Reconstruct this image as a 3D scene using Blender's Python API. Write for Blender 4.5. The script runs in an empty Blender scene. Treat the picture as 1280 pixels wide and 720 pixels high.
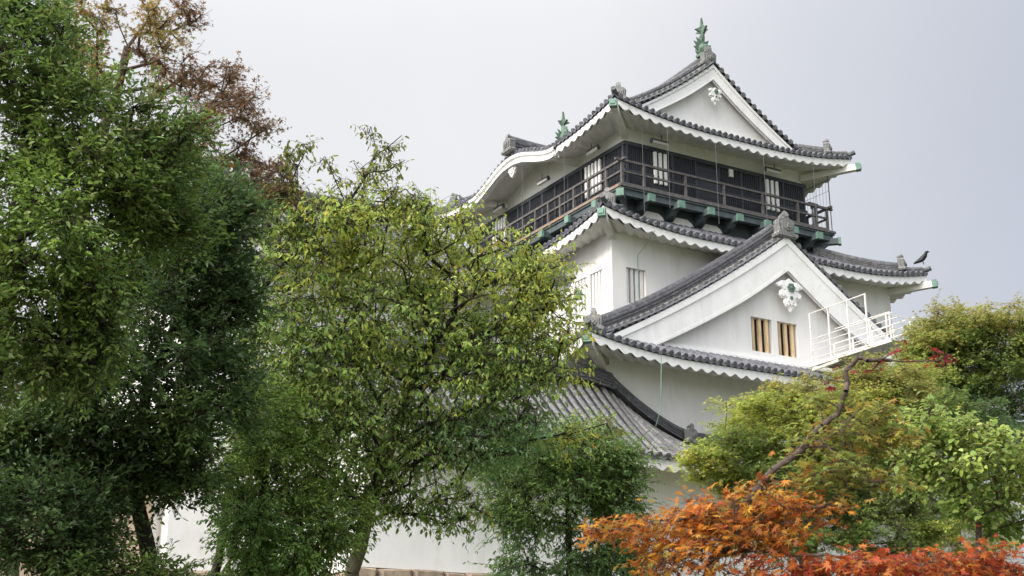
import bpy, math, random
import numpy as np
from mathutils import Vector, Matrix
R = math.radians
random.seed(7)
rng = np.random.RandomState(11)
S = bpy.context.scene
COL = S.collection

# ------------------------------------------------------------------ camera
YAW, PITCH, FPX = R(59.6308), R(17.552), 1751.155 / 1280.0
FW = np.array([math.cos(PITCH) * math.cos(YAW), math.cos(PITCH) * math.sin(YAW), math.sin(PITCH)])
RT = np.array([math.sin(YAW), -math.cos(YAW), 0.0])
UP = np.cross(RT, FW)
CAM = np.array([0, 0, 1.6])
cd = bpy.data.cameras.new('camera')
cam = bpy.data.objects.new('camera', cd)
COL.objects.link(cam)
cam.matrix_world = Matrix([[RT[i], UP[i], -FW[i], CAM[i]] for i in range(3)] + [[0, 0, 0, 1]])
cd.sensor_width = 36
cd.lens = 36 * FPX
cd.clip_end = 5000
cd.dof.use_dof = True
cd.dof.focus_distance = 48
cd.dof.aperture_fstop = 9.0
S.camera = cam


def at(x, y, d):
    """world point seen at photo pixel (x, y), d metres along the view axis"""
    k = FPX * 1280
    return CAM + (FW + RT * (x - 640) / k - UP * (y - 360) / k) * d


# ------------------------------------------------------------------ sky, sun, exposure
SUN_DIR = Vector((-0.86, -0.16, 0.52)).normalized()
W = bpy.data.worlds.new('World')
S.world = W
W.use_nodes = True
nt = W.node_tree
nt.nodes.clear()


def N(tree, typ, **kw):
    n = tree.nodes.new(typ)
    for k, v in kw.items():
        setattr(n, k, v)
    return n


def mth(tree, op, a, b=None):
    n = N(tree, 'ShaderNodeMath', operation=op)
    for i, q in enumerate((a, b)):
        if q is None:
            continue
        if isinstance(q, (int, float)):
            n.inputs[i].default_value = q
        else:
            tree.links.new(q, n.inputs[i])
    return n.outputs[0]


sky = N(nt, 'ShaderNodeTexSky', sky_type='NISHITA', sun_disc=False)
sky.sun_elevation = math.asin(SUN_DIR.z)
sky.sun_rotation = math.atan2(SUN_DIR.x, SUN_DIR.y)
sky.dust_density = 4.0
tc = N(nt, 'ShaderNodeTexCoord')
sp = N(nt, 'ShaderNodeSeparateXYZ')
nt.links.new(tc.outputs['Generated'], sp.inputs[0])
zen = N(nt, 'ShaderNodeMapRange', interpolation_type='SMOOTHSTEP')
for k, v in zip(range(1, 5), (0.42, 1.0, 1.0, 2.8)):
    zen.inputs[k].default_value = v
nt.links.new(sp.outputs['Z'], zen.inputs[0])
dt = N(nt, 'ShaderNodeVectorMath', operation='DOT_PRODUCT')
dt.inputs[1].default_value = (-RT[0], -RT[1], 0.0)
nt.links.new(tc.outputs['Generated'], dt.inputs[0])
az = N(nt, 'ShaderNodeMapRange', clamp=True)
for k, v in zip(range(1, 5), (-0.38, -0.06, 0.0, 1.0)):
    az.inputs[k].default_value = v
nt.links.new(dt.outputs['Value'], az.inputs[0])
cm = N(nt, 'ShaderNodeMix', data_type='RGBA')
cm.inputs[6].default_value = (3.1, 3.27, 3.75, 1)
cm.inputs[7].default_value = (4.72, 4.75, 4.85, 1)
nt.links.new(az.outputs[0], cm.inputs[0])
nz = N(nt, 'ShaderNodeTexNoise')
nz.inputs['Scale'].default_value = 2.2
nz.inputs['Detail'].default_value = 4
nt.links.new(tc.outputs['Generated'], nz.inputs['Vector'])
nm = N(nt, 'ShaderNodeMapRange')
for k, v in zip(range(1, 5), (0.3, 0.7, 0.935, 1.05)):
    nm.inputs[k].default_value = v
nt.links.new(nz.outputs['Fac'], nm.inputs[0])
gd = N(nt, 'ShaderNodeVectorMath', operation='DOT_PRODUCT')
gd.inputs[1].default_value = Vector((-0.92, -0.22, 0.34)).normalized()
nt.links.new(tc.outputs['Generated'], gd.inputs[0])
glow = mth(nt, 'MULTIPLY_ADD', mth(nt, 'POWER', mth(nt, 'MAXIMUM', gd.outputs['Value'], 0.0), 2.0), 2.3)
glow.node.inputs[2].default_value = 1.0
sc = N(nt, 'ShaderNodeVectorMath', operation='SCALE')
nt.links.new(cm.outputs[2], sc.inputs[0])
nt.links.new(mth(nt, 'MULTIPLY', mth(nt, 'MULTIPLY', zen.outputs[0], glow), nm.outputs[0]), sc.inputs['Scale'])
mx = N(nt, 'ShaderNodeMix', data_type='RGBA')
mx.inputs[0].default_value = 0.93
nt.links.new(sky.outputs[0], mx.inputs[6])
nt.links.new(sc.outputs[0], mx.inputs[7])
bg = N(nt, 'ShaderNodeBackground')
bg.inputs['Strength'].default_value = 0.1
nt.links.new(mx.outputs[2], bg.inputs['Color'])
ow = N(nt, 'ShaderNodeOutputWorld')
nt.links.new(bg.outputs[0], ow.inputs[0])

sl = bpy.data.lights.new('sun', 'SUN')
sl.energy = 1.5
sl.angle = R(14)
sl.color = (1.0, 0.93, 0.84)
so = bpy.data.objects.new('sun', sl)
COL.objects.link(so)
so.rotation_euler = SUN_DIR.to_track_quat('Z', 'Y').to_euler()
S.view_settings.view_transform = 'Standard'
S.view_settings.look = 'None'
S.view_settings.exposure = 0.9
S.view_settings.gamma = 1.0
S.cycles.max_bounces = 8
S.cycles.transparent_max_bounces = 4

# ------------------------------------------------------------------ materials


def mat(name, col, rough=0.8, var=0.12, scale=3.0, bump=0.0, bscale=20.0, alt=None, altlo=0.5, althi=0.7, metal=0.0, spec=0.3, stretch=(1, 1, 1), island=0.0):
    m = bpy.data.materials.new(name)
    m.use_nodes = True
    t = m.node_tree
    b = t.nodes['Principled BSDF']
    b.inputs['Roughness'].default_value = rough
    b.inputs['Metallic'].default_value = metal
    b.inputs['Specular IOR Level'].default_value = spec
    co = N(t, 'ShaderNodeTexCoord')
    mp = N(t, 'ShaderNodeMapping')
    mp.inputs['Scale'].default_value = stretch
    t.links.new(co.outputs['Object'], mp.inputs[0])
    n1 = N(t, 'ShaderNodeTexNoise')
    n1.inputs['Scale'].default_value = scale
    n1.inputs['Detail'].default_value = 6
    n1.inputs['Roughness'].default_value = 0.6
    t.links.new(mp.outputs[0], n1.inputs['Vector'])
    mr = N(t, 'ShaderNodeMapRange')
    for k, v in zip(range(1, 5), (0.3, 0.7, 1 - var, 1 + var)):
        mr.inputs[k].default_value = v
    t.links.new(n1.outputs['Fac'], mr.inputs[0])
    base = None
    if alt:
        n2 = N(t, 'ShaderNodeTexNoise')
        n2.inputs['Scale'].default_value = scale * 1.7
        n2.inputs['Detail'].default_value = 8
        n2.inputs['Roughness'].default_value = 0.7
        t.links.new(mp.outputs[0], n2.inputs['Vector'])
        m2 = N(t, 'ShaderNodeMapRange')
        for k, v in zip(range(1, 5), (altlo, althi, 0, 1)):
            m2.inputs[k].default_value = v
        t.links.new(n2.outputs['Fac'], m2.inputs[0])
        mc = N(t, 'ShaderNodeMix', data_type='RGBA')
        mc.inputs[6].default_value = (*col, 1)
        mc.inputs[7].default_value = (*alt, 1)
        t.links.new(m2.outputs[0], mc.inputs[0])
        base = mc.outputs[2]
    s = N(t, 'ShaderNodeVectorMath', operation='SCALE')
    if base:
        t.links.new(base, s.inputs[0])
    else:
        s.inputs[0].default_value = col
    t.links.new(mr.outputs[0], s.inputs['Scale'])
    out = s.outputs[0]
    if island:
        ge = N(t, 'ShaderNodeNewGeometry')
        ri = N(t, 'ShaderNodeMapRange')
        for k, v in zip(range(1, 5), (0, 1, 1 - island, 1 + island)):
            ri.inputs[k].default_value = v
        t.links.new(ge.outputs['Random Per Island'], ri.inputs[0])
        s2 = N(t, 'ShaderNodeVectorMath', operation='SCALE')
        t.links.new(out, s2.inputs[0])
        t.links.new(ri.outputs[0], s2.inputs['Scale'])
        out = s2.outputs[0]
    t.links.new(out, b.inputs['Base Color'])
    if bump > 0:
        n3 = N(t, 'ShaderNodeTexNoise')
        n3.inputs['Scale'].default_value = bscale
        n3.inputs['Detail'].default_value = 5
        t.links.new(mp.outputs[0], n3.inputs['Vector'])
        bp = N(t, 'ShaderNodeBump')
        bp.inputs['Strength'].default_value = bump
        bp.inputs['Distance'].default_value = 0.02
        t.links.new(n3.outputs['Fac'], bp.inputs['Height'])
        t.links.new(bp.outputs[0], b.inputs['Normal'])
    return m


def streaks(m, strength=.16):
    t = m.node_tree
    b = t.nodes['Principled BSDF']
    src = b.inputs['Base Color'].links[0].from_socket
    co = N(t, 'ShaderNodeTexCoord')
    mp = N(t, 'ShaderNodeMapping')
    mp.inputs['Scale'].default_value = (1.3, 1.3, .2)
    t.links.new(co.outputs['Object'], mp.inputs[0])
    n = N(t, 'ShaderNodeTexNoise')
    n.inputs['Scale'].default_value = 1.6
    n.inputs['Detail'].default_value = 7
    n.inputs['Roughness'].default_value = .65
    t.links.new(mp.outputs[0], n.inputs['Vector'])
    r = N(t, 'ShaderNodeMapRange')
    for k, v in zip(range(1, 5), (.5, .78, 1.0, 1 - strength)):
        r.inputs[k].default_value = v
    t.links.new(n.outputs['Fac'], r.inputs[0])
    s = N(t, 'ShaderNodeVectorMath', operation='SCALE')
    t.links.new(src, s.inputs[0])
    t.links.new(r.outputs[0], s.inputs['Scale'])
    t.links.new(s.outputs[0], b.inputs['Base Color'])


def leaf_mat(name, rough=0.45, trans=0.35, spec=0.4):
    m = bpy.data.materials.new(name)
    m.use_nodes = True
    t = m.node_tree
    b = t.nodes['Principled BSDF']
    a = N(t, 'ShaderNodeAttribute', attribute_name='tint')
    t.links.new(a.outputs['Color'], b.inputs['Base Color'])
    b.inputs['Roughness'].default_value = rough
    b.inputs['Specular IOR Level'].default_value = spec
    tr = N(t, 'ShaderNodeBsdfTranslucent')
    s = N(t, 'ShaderNodeVectorMath', operation='SCALE')
    s.inputs['Scale'].default_value = 1.35
    t.links.new(a.outputs['Color'], s.inputs[0])
    t.links.new(s.outputs[0], tr.inputs['Color'])
    mxs = N(t, 'ShaderNodeMixShader')
    mxs.inputs[0].default_value = trans
    t.links.new(b.outputs[0], mxs.inputs[1])
    t.links.new(tr.outputs[0], mxs.inputs[2])
    t.links.new(mxs.outputs[0], t.nodes['Material Output'].inputs['Surface'])
    return m


M = dict(
    plaster=mat('white_plaster', (0.80, 0.785, 0.76), 0.85, 0.05, 0.7, 0.12, 14, alt=(0.66, 0.645, 0.60), altlo=0.52, althi=0.78, stretch=(1, 1, 0.35)),
    trim=mat('white_trim', (0.82, 0.81, 0.79), 0.8, 0.04, 2.0, alt=(0.66, 0.64, 0.58), altlo=0.55, althi=0.8),
    soffit=mat('weathered_plaster', (0.76, 0.74, 0.69), 0.9, 0.06, 1.5, alt=(0.60, 0.57, 0.50), altlo=0.5, althi=0.8),
    tile=mat('grey_roof_tile', (0.115, 0.115, 0.128), 0.5, 0.35, 9.0, 0.3, 30, alt=(0.30, 0.30, 0.30), altlo=0.56, althi=0.74, spec=0.45, island=0.3),
    tile_old=mat('weathered_roof_tile', (0.15, 0.147, 0.145), 0.6, 0.3, 7.0, 0.3, 30, alt=(0.32, 0.315, 0.30), altlo=0.54, althi=0.74, island=0.3),
    ridge=mat('ridge_tile', (0.085, 0.085, 0.092), 0.6, 0.35, 6.0, 0.4, 25, alt=(0.24, 0.235, 0.225), altlo=0.5, althi=0.75),
    pan=mat('pan_tile', (0.04, 0.04, 0.045), 0.65, 0.35, 8.0, 0.3, 30, alt=(0.12, 0.12, 0.12), altlo=0.52, althi=0.7),  # same tile as the ribs, shade between them painted into a darker colour
    oni=mat('ornament_tile', (0.17, 0.168, 0.165), 0.75, 0.25, 8.0, 0.4, 25, alt=(0.34, 0.33, 0.31), altlo=0.5, althi=0.7),
    dark=mat('dark_board', (0.058, 0.062, 0.074), 0.6, 0.3, 5.0, stretch=(1, 1, 0.3)),
    slat=mat('black_slat', (0.042, 0.045, 0.054), 0.5, 0.25, 5.0),
    rail=mat('weathered_rail', (0.10, 0.093, 0.09), 0.7, 0.3, 6.0, alt=(0.19, 0.172, 0.157), altlo=0.5, althi=0.7),
    edge=mat('rusty_edge', (0.24, 0.19, 0.16), 0.75, 0.25, 3.0, alt=(0.42, 0.19, 0.08), altlo=0.5, althi=0.62),
    beam=mat('slate_beam', (0.085, 0.105, 0.108), 0.65, 0.25, 4.0),
    copper=mat('green_copper', (0.14, 0.235, 0.185), 0.6, 0.25, 6.0, alt=(0.22, 0.31, 0.265), altlo=0.5, althi=0.7),
    verdigris=mat('old_verdigris', (0.11, 0.175, 0.125), 0.65, 0.35, 9.0, alt=(0.05, 0.065, 0.05), altlo=0.5, althi=0.7),
    bars=mat('bare_wood_bar', (0.62, 0.46, 0.28), 0.7, 0.2, 5.0, alt=(0.35, 0.2, 0.09), altlo=0.58, althi=0.72, stretch=(1, 1, 0.4), island=0.3),
    void=mat('dark_recess', (0.03, 0.028, 0.026), 0.8, 0.2, 3.0),
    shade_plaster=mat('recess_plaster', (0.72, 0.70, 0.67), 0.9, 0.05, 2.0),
    steel=mat('white_painted_steel', (0.72, 0.70, 0.66), 0.5, 0.06, 2.5, alt=(0.42, 0.29, 0.17), altlo=0.56, althi=0.66),
    greysteel=mat('grey_steel', (0.33, 0.34, 0.35), 0.45, 0.1, 4.0, metal=0.3),
    wire=mat('dark_wire', (0.10, 0.10, 0.11), 0.5, 0.1, 4.0),
    cable=mat('green_cable', (0.20, 0.34, 0.28), 0.6, 0.1, 4.0),
    lamp=mat('lamp_housing', (0.62, 0.60, 0.55), 0.4, 0.05, 4.0),
    stone=mat('tan_stone', (0.36, 0.28, 0.20), 0.9, 0.3, 2.5, 0.6, 8, alt=(0.24, 0.19, 0.15), altlo=0.45, althi=0.65),
    ground=mat('grassy_earth', (0.07, 0.085, 0.04), 0.95, 0.35, 1.2, 0.5, 4, alt=(0.13, 0.10, 0.065), altlo=0.5, althi=0.65),
    bark_dark=mat('dark_bark', (0.035, 0.028, 0.022), 0.9, 0.35, 12.0, 0.5, 30),
    bark_pale=mat('pale_bark', (0.17, 0.145, 0.105), 0.9, 0.3, 9.0, 0.5, 30, alt=(0.09, 0.075, 0.055), altlo=0.5, althi=0.65),
    bark_mid=mat('brown_bark', (0.085, 0.062, 0.05), 0.85, 0.3, 14.0, 0.5, 30, alt=(0.17, 0.13, 0.11), altlo=0.52, althi=0.66),
    crow=mat('crow_feathers', (0.012, 0.012, 0.017), 0.45, 0.2, 20.0),
    pigeon=mat('pigeon_feathers', (0.06, 0.06, 0.07), 0.6, 0.2, 20.0),
)
streaks(M['plaster'], .11)
streaks(M['trim'], .15)
streaks(M['soffit'], .16)
LEAF_GLOSS = leaf_mat('glossy_leaf', 0.42, 0.36, 0.4)
LEAF_SOFT = leaf_mat('soft_leaf', 0.55, 0.46, 0.3)

# ------------------------------------------------------------------ mesh helpers


class MB:
    def __init__(s):
        s.v, s.f = [], []

    def add(s, vs, fs):
        o = len(s.v)
        s.v.extend([tuple(map(float, q)) for q in vs])
        s.f.extend([tuple(i + o for i in q) for q in fs])

    def box(s, x0, x1, y0, y1, z0, z1):
        s.add([(x0, y0, z0), (x1, y0, z0), (x1, y1, z0), (x0, y1, z0), (x0, y0, z1), (x1, y0, z1), (x1, y1, z1), (x0, y1, z1)],
              [(0, 3, 2, 1), (4, 5, 6, 7), (0, 1, 5, 4), (1, 2, 6, 5), (2, 3, 7, 6), (3, 0, 4, 7)])

    def obox(s, c, ax, ay, az, hx, hy, hz):
        c, ax, ay, az = map(np.array, (c, ax, ay, az))
        vs = [c + ax * hx * i + ay * hy * j + az * hz * k for k in (-1, 1) for j in (-1, 1) for i in (-1, 1)]
        s.add(vs, [(0, 2, 3, 1), (4, 5, 7, 6), (0, 1, 5, 4), (1, 3, 7, 5), (3, 2, 6, 7), (2, 0, 4, 6)])

    def bar(s, a, b, w, h):
        """square bar from a to b (any direction), w across, h high"""
        a, b = np.array(a, float), np.array(b, float)
        d = b - a
        L = np.linalg.norm(d)
        d = d / L
        ref = np.array([0, 0, 1.0]) if abs(d[2]) < 0.95 else np.array([1.0, 0, 0])
        y = np.cross(ref, d)
        y /= np.linalg.norm(y)
        s.obox((a + b) / 2, d, y, np.cross(d, y), L / 2, w / 2, h / 2)

    def sweep(s, prof, pts, sides, ups, closed=True, caps=True):
        """prof: (a, b) offsets along side / up; one ring per point"""
        n, o = len(prof), len(s.v)
        for p, sd, u in zip(pts, sides, ups):
            for a, b in prof:
                q = np.array(p) + np.array(sd) * a + np.array(u) * b
                s.v.append(tuple(map(float, q)))
        m = len(pts)
        for i in range(m - 1):
            for j in range(n if closed else n - 1):
                k = (j + 1) % n
                s.f.append((o + i * n + j, o + i * n + k, o + (i + 1) * n + k, o + (i + 1) * n + j))
        if caps and closed:
            s.f.append(tuple(o + j for j in range(n))[::-1])
            s.f.append(tuple(o + (m - 1) * n + j for j in range(n)))

    def tube(s, pts, rad, n=6, caps=True):
        pts = [np.array(p, float) for p in pts]
        rr = rad if hasattr(rad, '__len__') else [rad] * len(pts)
        o = len(s.v)
        prev = None
        for i, p in enumerate(pts):
            d = pts[min(i + 1, len(pts) - 1)] - pts[max(i - 1, 0)]
            d = d / (np.linalg.norm(d) + 1e-9)
            if prev is None:
                ref = np.array([0, 0, 1.0]) if abs(d[2]) < 0.9 else np.array([1.0, 0, 0])
            else:
                ref = prev
            a = ref - d * (ref @ d)
            a /= np.linalg.norm(a) + 1e-9
            prev = a
            b = np.cross(d, a)
            for k in range(n):
                t = 2 * math.pi * k / n
                s.v.append(tuple(p + (a * math.cos(t) + b * math.sin(t)) * rr[i]))
        for i in range(len(pts) - 1):
            for k in range(n):
                l = (k + 1) % n
                s.f.append((o + i * n + k, o + i * n + l, o + (i + 1) * n + l, o + (i + 1) * n + k))
        if caps:
            s.f.append(tuple(o + k for k in range(n))[::-1])
            s.f.append(tuple(o + (len(pts) - 1) * n + k for k in range(n)))

    def plate(s, outline, c, ax, az, ay, th):
        """flat outline (a, b) in the plane ax / az at c, thickness th along ay"""
        c, ax, az, ay = map(np.array, (c, ax, az, ay))
        n = len(outline)
        fr = [c + ax * a + az * b + ay * th / 2 for a, b in outline]
        bk = [c + ax * a + az * b - ay * th / 2 for a, b in outline]
        s.add(fr + bk, [tuple(range(n)), tuple(range(2 * n - 1, n - 1, -1))] + [(i, i + n, (i + 1) % n + n, (i + 1) % n) for i in range(n)])

    def ball(s, c, r, n=8, m=6, sc=(1, 1, 1)):
        vs, fs = [], []
        for i in range(m + 1):
            th = math.pi * i / m
            for j in range(n):
                ph = 2 * math.pi * j / n
                vs.append((c[0] + r * sc[0] * math.sin(th) * math.cos(ph), c[1] + r * sc[1] * math.sin(th) * math.sin(ph), c[2] + r * sc[2] * math.cos(th)))
        for i in range(m):
            for j in range(n):
                k = (j + 1) % n
                fs.append((i * n + j, (i + 1) * n + j, (i + 1) * n + k, i * n + k))
        s.add(vs, fs)

    def build(s, name, material, parent=None, smooth=False, bevel=0.0):
        me = bpy.data.meshes.new(name)
        me.from_pydata(s.v, [], s.f)
        me.materials.append(material)
        me.validate()
        if smooth:
            me.polygons.foreach_set('use_smooth', [True] * len(me.polygons))
        o = bpy.data.objects.new(name, me)
        COL.objects.link(o)
        if parent:
            link(o, parent)
        if smooth:
            md = o.modifiers.new('edges', 'EDGE_SPLIT')
            md.split_angle = R(40)
        if bevel:
            md = o.modifiers.new('bevel', 'BEVEL')
            md.width = bevel
            md.segments = 2
            md.limit_method = 'ANGLE'
        return o


def link(o, p):
    o.parent = p
    o.matrix_parent_inverse = Matrix.Translation(-Vector(p.get('base', (0, 0, 0))))


def thing(name, label, cat, loc, group=None):
    o = bpy.data.objects.new(name, None)
    COL.objects.link(o)
    o.location = loc
    o['base'] = tuple(float(q) for q in loc)
    o.empty_display_size = 0.3
    tag(o, label, cat, group)
    return o


def tag(o, label=None, cat=None, group=None, kind=None):
    if label:
        o['label'] = label
    if cat:
        o['category'] = cat
    if group:
        o['group'] = group
    if kind:
        o['kind'] = kind
    return o


def tri_poly(m, pts, y0, y1):
    """outline (x, z) extruded from y0 to y1"""
    n = len(pts)
    m.add([(x, y0, z) for x, z in pts] + [(x, y1, z) for x, z in pts],
          [tuple(range(n)), tuple(range(2 * n - 1, n - 1, -1))] + [(i, i + n, (i + 1) % n + n, (i + 1) % n) for i in range(n)])


# ------------------------------------------------------------------ the ground
OX, OY = 28.93, 40.76          # plan corner of the keep's top storey
m = MB()
xs = np.concatenate([np.linspace(-1500, -80, 8), np.linspace(-60, 140, 60), np.linspace(170, 1500, 8)])
ys = np.concatenate([np.linspace(-1500, -40, 8), np.linspace(-30, 140, 60), np.linspace(170, 1500, 8)])
vs, fs = [], []
for yv in ys:
    for xv in xs:
        k = min(max((xv * FW[0] + yv * FW[1]) / 40, 0), 1)
        h = 2.2 * k * k * (3 - 2 * k)
        if abs(xv) < 140 and abs(yv) < 140:
            h += 0.12 * math.sin(xv * 0.7) * math.cos(yv * 0.6)
        vs.append((xv, yv, h))
nx = len(xs)
for j in range(len(ys) - 1):
    for i in range(nx - 1):
        fs.append((j * nx + i, j * nx + i + 1, (j + 1) * nx + i + 1, (j + 1) * nx + i))
m.add(vs, fs)
tag(m.build('ground', M['ground'], smooth=False), kind='structure')

# ------------------------------------------------------------------ Japanese tiled roofs


PAN = MB()


def pans(parent):
    global PAN
    bld(PAN, 'pan_tile', M['pan'], parent, smooth=True)
    PAN = MB()


class Side:
    """one slope of a roof: t runs along the eave, d inward from it"""

    def __init__(s, p0, et, ei, L, ze, prof, lift=0.45, lr=4.5, bump=None):
        s.p0, s.et, s.ei, s.L, s.ze, s.prof, s.lift, s.lr, s.bump = np.array(p0, float), np.array(et, float), np.array(ei, float), L, ze, prof, lift, lr, bump

    def up(s, t):
        q = min(t, s.L - t)
        return s.lift * max(0.0, 1 - q / s.lr) ** 2.2

    def z(s, t, d):
        zz = s.ze + s.prof(d) + s.up(t) * max(0.0, 1 - d / 4.0) ** 1.5
        if s.bump:
            zz = max(zz, s.ze + s.bump(t) + 0.03 * d)
        return zz

    def p(s, t, d, dz=0.0):
        q = s.p0 + s.et * t + s.ei * d
        return np.array([q[0], q[1], s.z(t, d) + dz])


def rib_slope(mt, md, sd, ranges, sp=0.29, r=0.078, ends=True, mp=None):
    mp = mp or PAN
    arc = [(math.cos(a) * 1.0, math.sin(a)) for a in np.linspace(0, math.pi, 6)]
    for t0, t1, dmf in ranges:
        n = max(1, int(round((t1 - t0) / sp)))
        ts = [t0 + (t1 - t0) * i / n for i in range(n + 1)]
        prev = None
        for i, t in enumerate(ts):
            dm = dmf(min(max(t, t0 + 1e-3), t1 - 1e-3))
            dm = max(dm, 0.02)
            ns = max(2, int(dm / 0.32))
            if dm > 0.12:
                pts, rad = [], []
                for k in range(ns):
                    a, b = dm * k / ns, dm * (k + 1) / ns
                    jz = random.uniform(-0.006, 0.006)
                    pts += [sd.p(t, a, jz), sd.p(t, b - 0.004, jz)]
                    rad += [r * 1.05, r * 0.93]
                o = len(mt.v)
                for p, rr in zip(pts, rad):
                    for a, b in arc:
                        mt.v.append(tuple(p + sd.et * a * rr + np.array([0, 0, b * rr * 1.15])))
                for q in range(len(pts) - 1):
                    for j in range(5):
                        mt.f.append((o + q * 6 + j, o + q * 6 + j + 1, o + (q + 1) * 6 + j + 1, o + (q + 1) * 6 + j))
                if ends:
                    c = sd.p(t, -0.03, r * 0.35)
                    dirv = sd.p(t, 0.3) - sd.p(t, 0)
                    dirv /= np.linalg.norm(dirv)
                    md.tube([c, c + dirv * 0.07], r * 1.32, 10)
                    md.tube([c - dirv * 0.012, c], [r * 0.75, r * 0.8], 8)
            if prev is not None:
                tp, dp = prev
                nn = max(2, int(max(dm, dp) / 0.32))
                o = len(mp.v)
                rows = 0
                for k in range(nn):
                    for e in (0, 1):
                        f = (k + e * 0.985) / nn
                        drop = 0.018 * (1 - e)
                        mp.v.append(tuple(sd.p(tp, dp * f, drop)))
                        mp.v.append(tuple(sd.p((tp + t) / 2, (dp + dm) / 2 * f, drop - 0.04)))
                        mp.v.append(tuple(sd.p(t, dm * f, drop)))
                        rows += 1
                for q in range(rows - 1):
                    for j in (0, 1):
                        mp.f.append((o + q * 3 + j, o + q * 3 + j + 1, o + q * 3 + 4 + j, o + q * 3 + 3 + j))
                # hanging lip of the eave pan tile
                if ends:
                    a, b, c = sd.p(tp, -0.02, 0.03), sd.p((tp + t) / 2, -0.03, -0.02), sd.p(t, -0.02, 0.03)
                    dz = np.array([0, 0, -0.09])
                    md.add([a, b, c, a + dz * .6, b + dz, c + dz * .6], [(0, 3, 4, 1), (1, 4, 5, 2)])
            prev = (t, dm)


def under_eave(mf, ms, sd, ov, drop=0.09, h=0.2, A=0.12, p=0.475, slope=0.22, t0=None, t1=None, diag=(True, True), plain=None):
    """white scalloped fascia and plastered rafters under one eave"""
    t0 = 0.0 if t0 is None else t0
    t1 = sd.L if t1 is None else t1
    n = int((t1 - t0) / p * 8)

    def w(t):
        if plain and plain[0] < t < plain[1]:
            return None
        return (0.5 + 0.5 * math.cos(2 * math.pi * t / p)) ** 0.8
    rows = []
    for i in range(n + 1):
        f = i / n
        row = []
        for d, in ((0.05,), (0.05,), (0.15,), (0.15 + (ov - 0.15) * .35,), (ov,)):
            a = t0 + (d if diag[0] else 0)
            b = t1 - (d if diag[1] else 0)
            row.append((a + (b - a) * f, d))
        rows.append(row)
    o = len(mf.v)
    for row in rows:
        (ta, da), (tb, db), (tcx, dc), _, _ = row
        ww = w(tb)
        hh = h + A * (ww if ww is not None else 0.9) * (1 + .18 * math.sin(ta * 1.7 + sd.L) * math.sin(ta * .61))
        e = sd.p(ta, 0)
        base = sd.p0 + sd.et * ta
        lift = sd.z(ta, 0)
        mf.v.append(tuple((base + sd.ei * da)[:2]) + (lift - drop,))
        mf.v.append(tuple((base + sd.ei * da)[:2]) + (lift - drop - hh,))
        base = sd.p0 + sd.et * tcx
        mf.v.append(tuple((base + sd.ei * dc)[:2]) + (lift - drop - hh,))
        mf.v.append(tuple((base + sd.ei * dc)[:2]) + (lift - drop + 0.03,))
    for i in range(n):
        for j in range(3):
            mf.f.append((o + i * 4 + j, o + i * 4 + j + 1, o + (i + 1) * 4 + j + 1, o + (i + 1) * 4 + j))
    o = len(ms.v)
    for row in rows:
        for t, d in row[2:]:
            ww = w(t)
            ww = 0.9 if ww is None else ww
            bp = sd.bump(t) if sd.bump else 0.0
            q = sd.p0 + sd.et * t + sd.ei * d
            fade = max(0.0, 1 - d / ov)
            z = sd.ze + max(sd.up(t) * (0.35 + 0.65 * fade), bp) - drop - h + 0.02 - A * ww * (0.55 + .45 * fade) + slope * (d - 0.15)
            ms.v.append((q[0], q[1], z))
    for i in range(n):
        for j in range(2):
            ms.f.append((o + i * 3 + j, o + i * 3 + j + 1, o + (i + 1) * 3 + j + 1, o + (i + 1) * 3 + j))


RIDGE_PROF = [(-.5, 0), (-.5, .13), (-.42, .135), (-.42, .19), (-.49, .195), (-.49, .3), (-.40, .305), (-.40, .36), (-.47, .365), (-.47, .47), (-.38, .475), (-.38, .53), (-.45, .535), (-.45, .64), (-.3, .66), (-.28, .8), (-.2, .92), (0, 1.0)]
RIDGE_PROF = RIDGE_PROF + [(-a, b) for a, b in RIDGE_PROF[-2::-1]]


def ridge_stack(m, pts, w=0.34, h=0.42):
    pts = [np.array(p, float) for p in pts]
    sides, ups = [], []
    for i in range(len(pts)):
        d = pts[min(i + 1, len(pts) - 1)] - pts[max(i - 1, 0)]
        d[2] = 0
        d /= np.linalg.norm(d)
        sides.append(np.array([d[1], -d[0], 0]))
        ups.append(np.array([0, 0, 1.0]))
    m.sweep([(a * w, b * h) for a, b in RIDGE_PROF], pts, sides, ups)


ONI = [(-.30, 0), (-.40, .03), (-.42, .12), (-.33, .18), (-.29, .22), (-.31, .46), (-.33, .56), (-.24, .64), (-.14, .66), (-.09, .72), (0, .74)]
ONI = ONI + [(-a, b) for a, b in ONI[-2::-1]]


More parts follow.
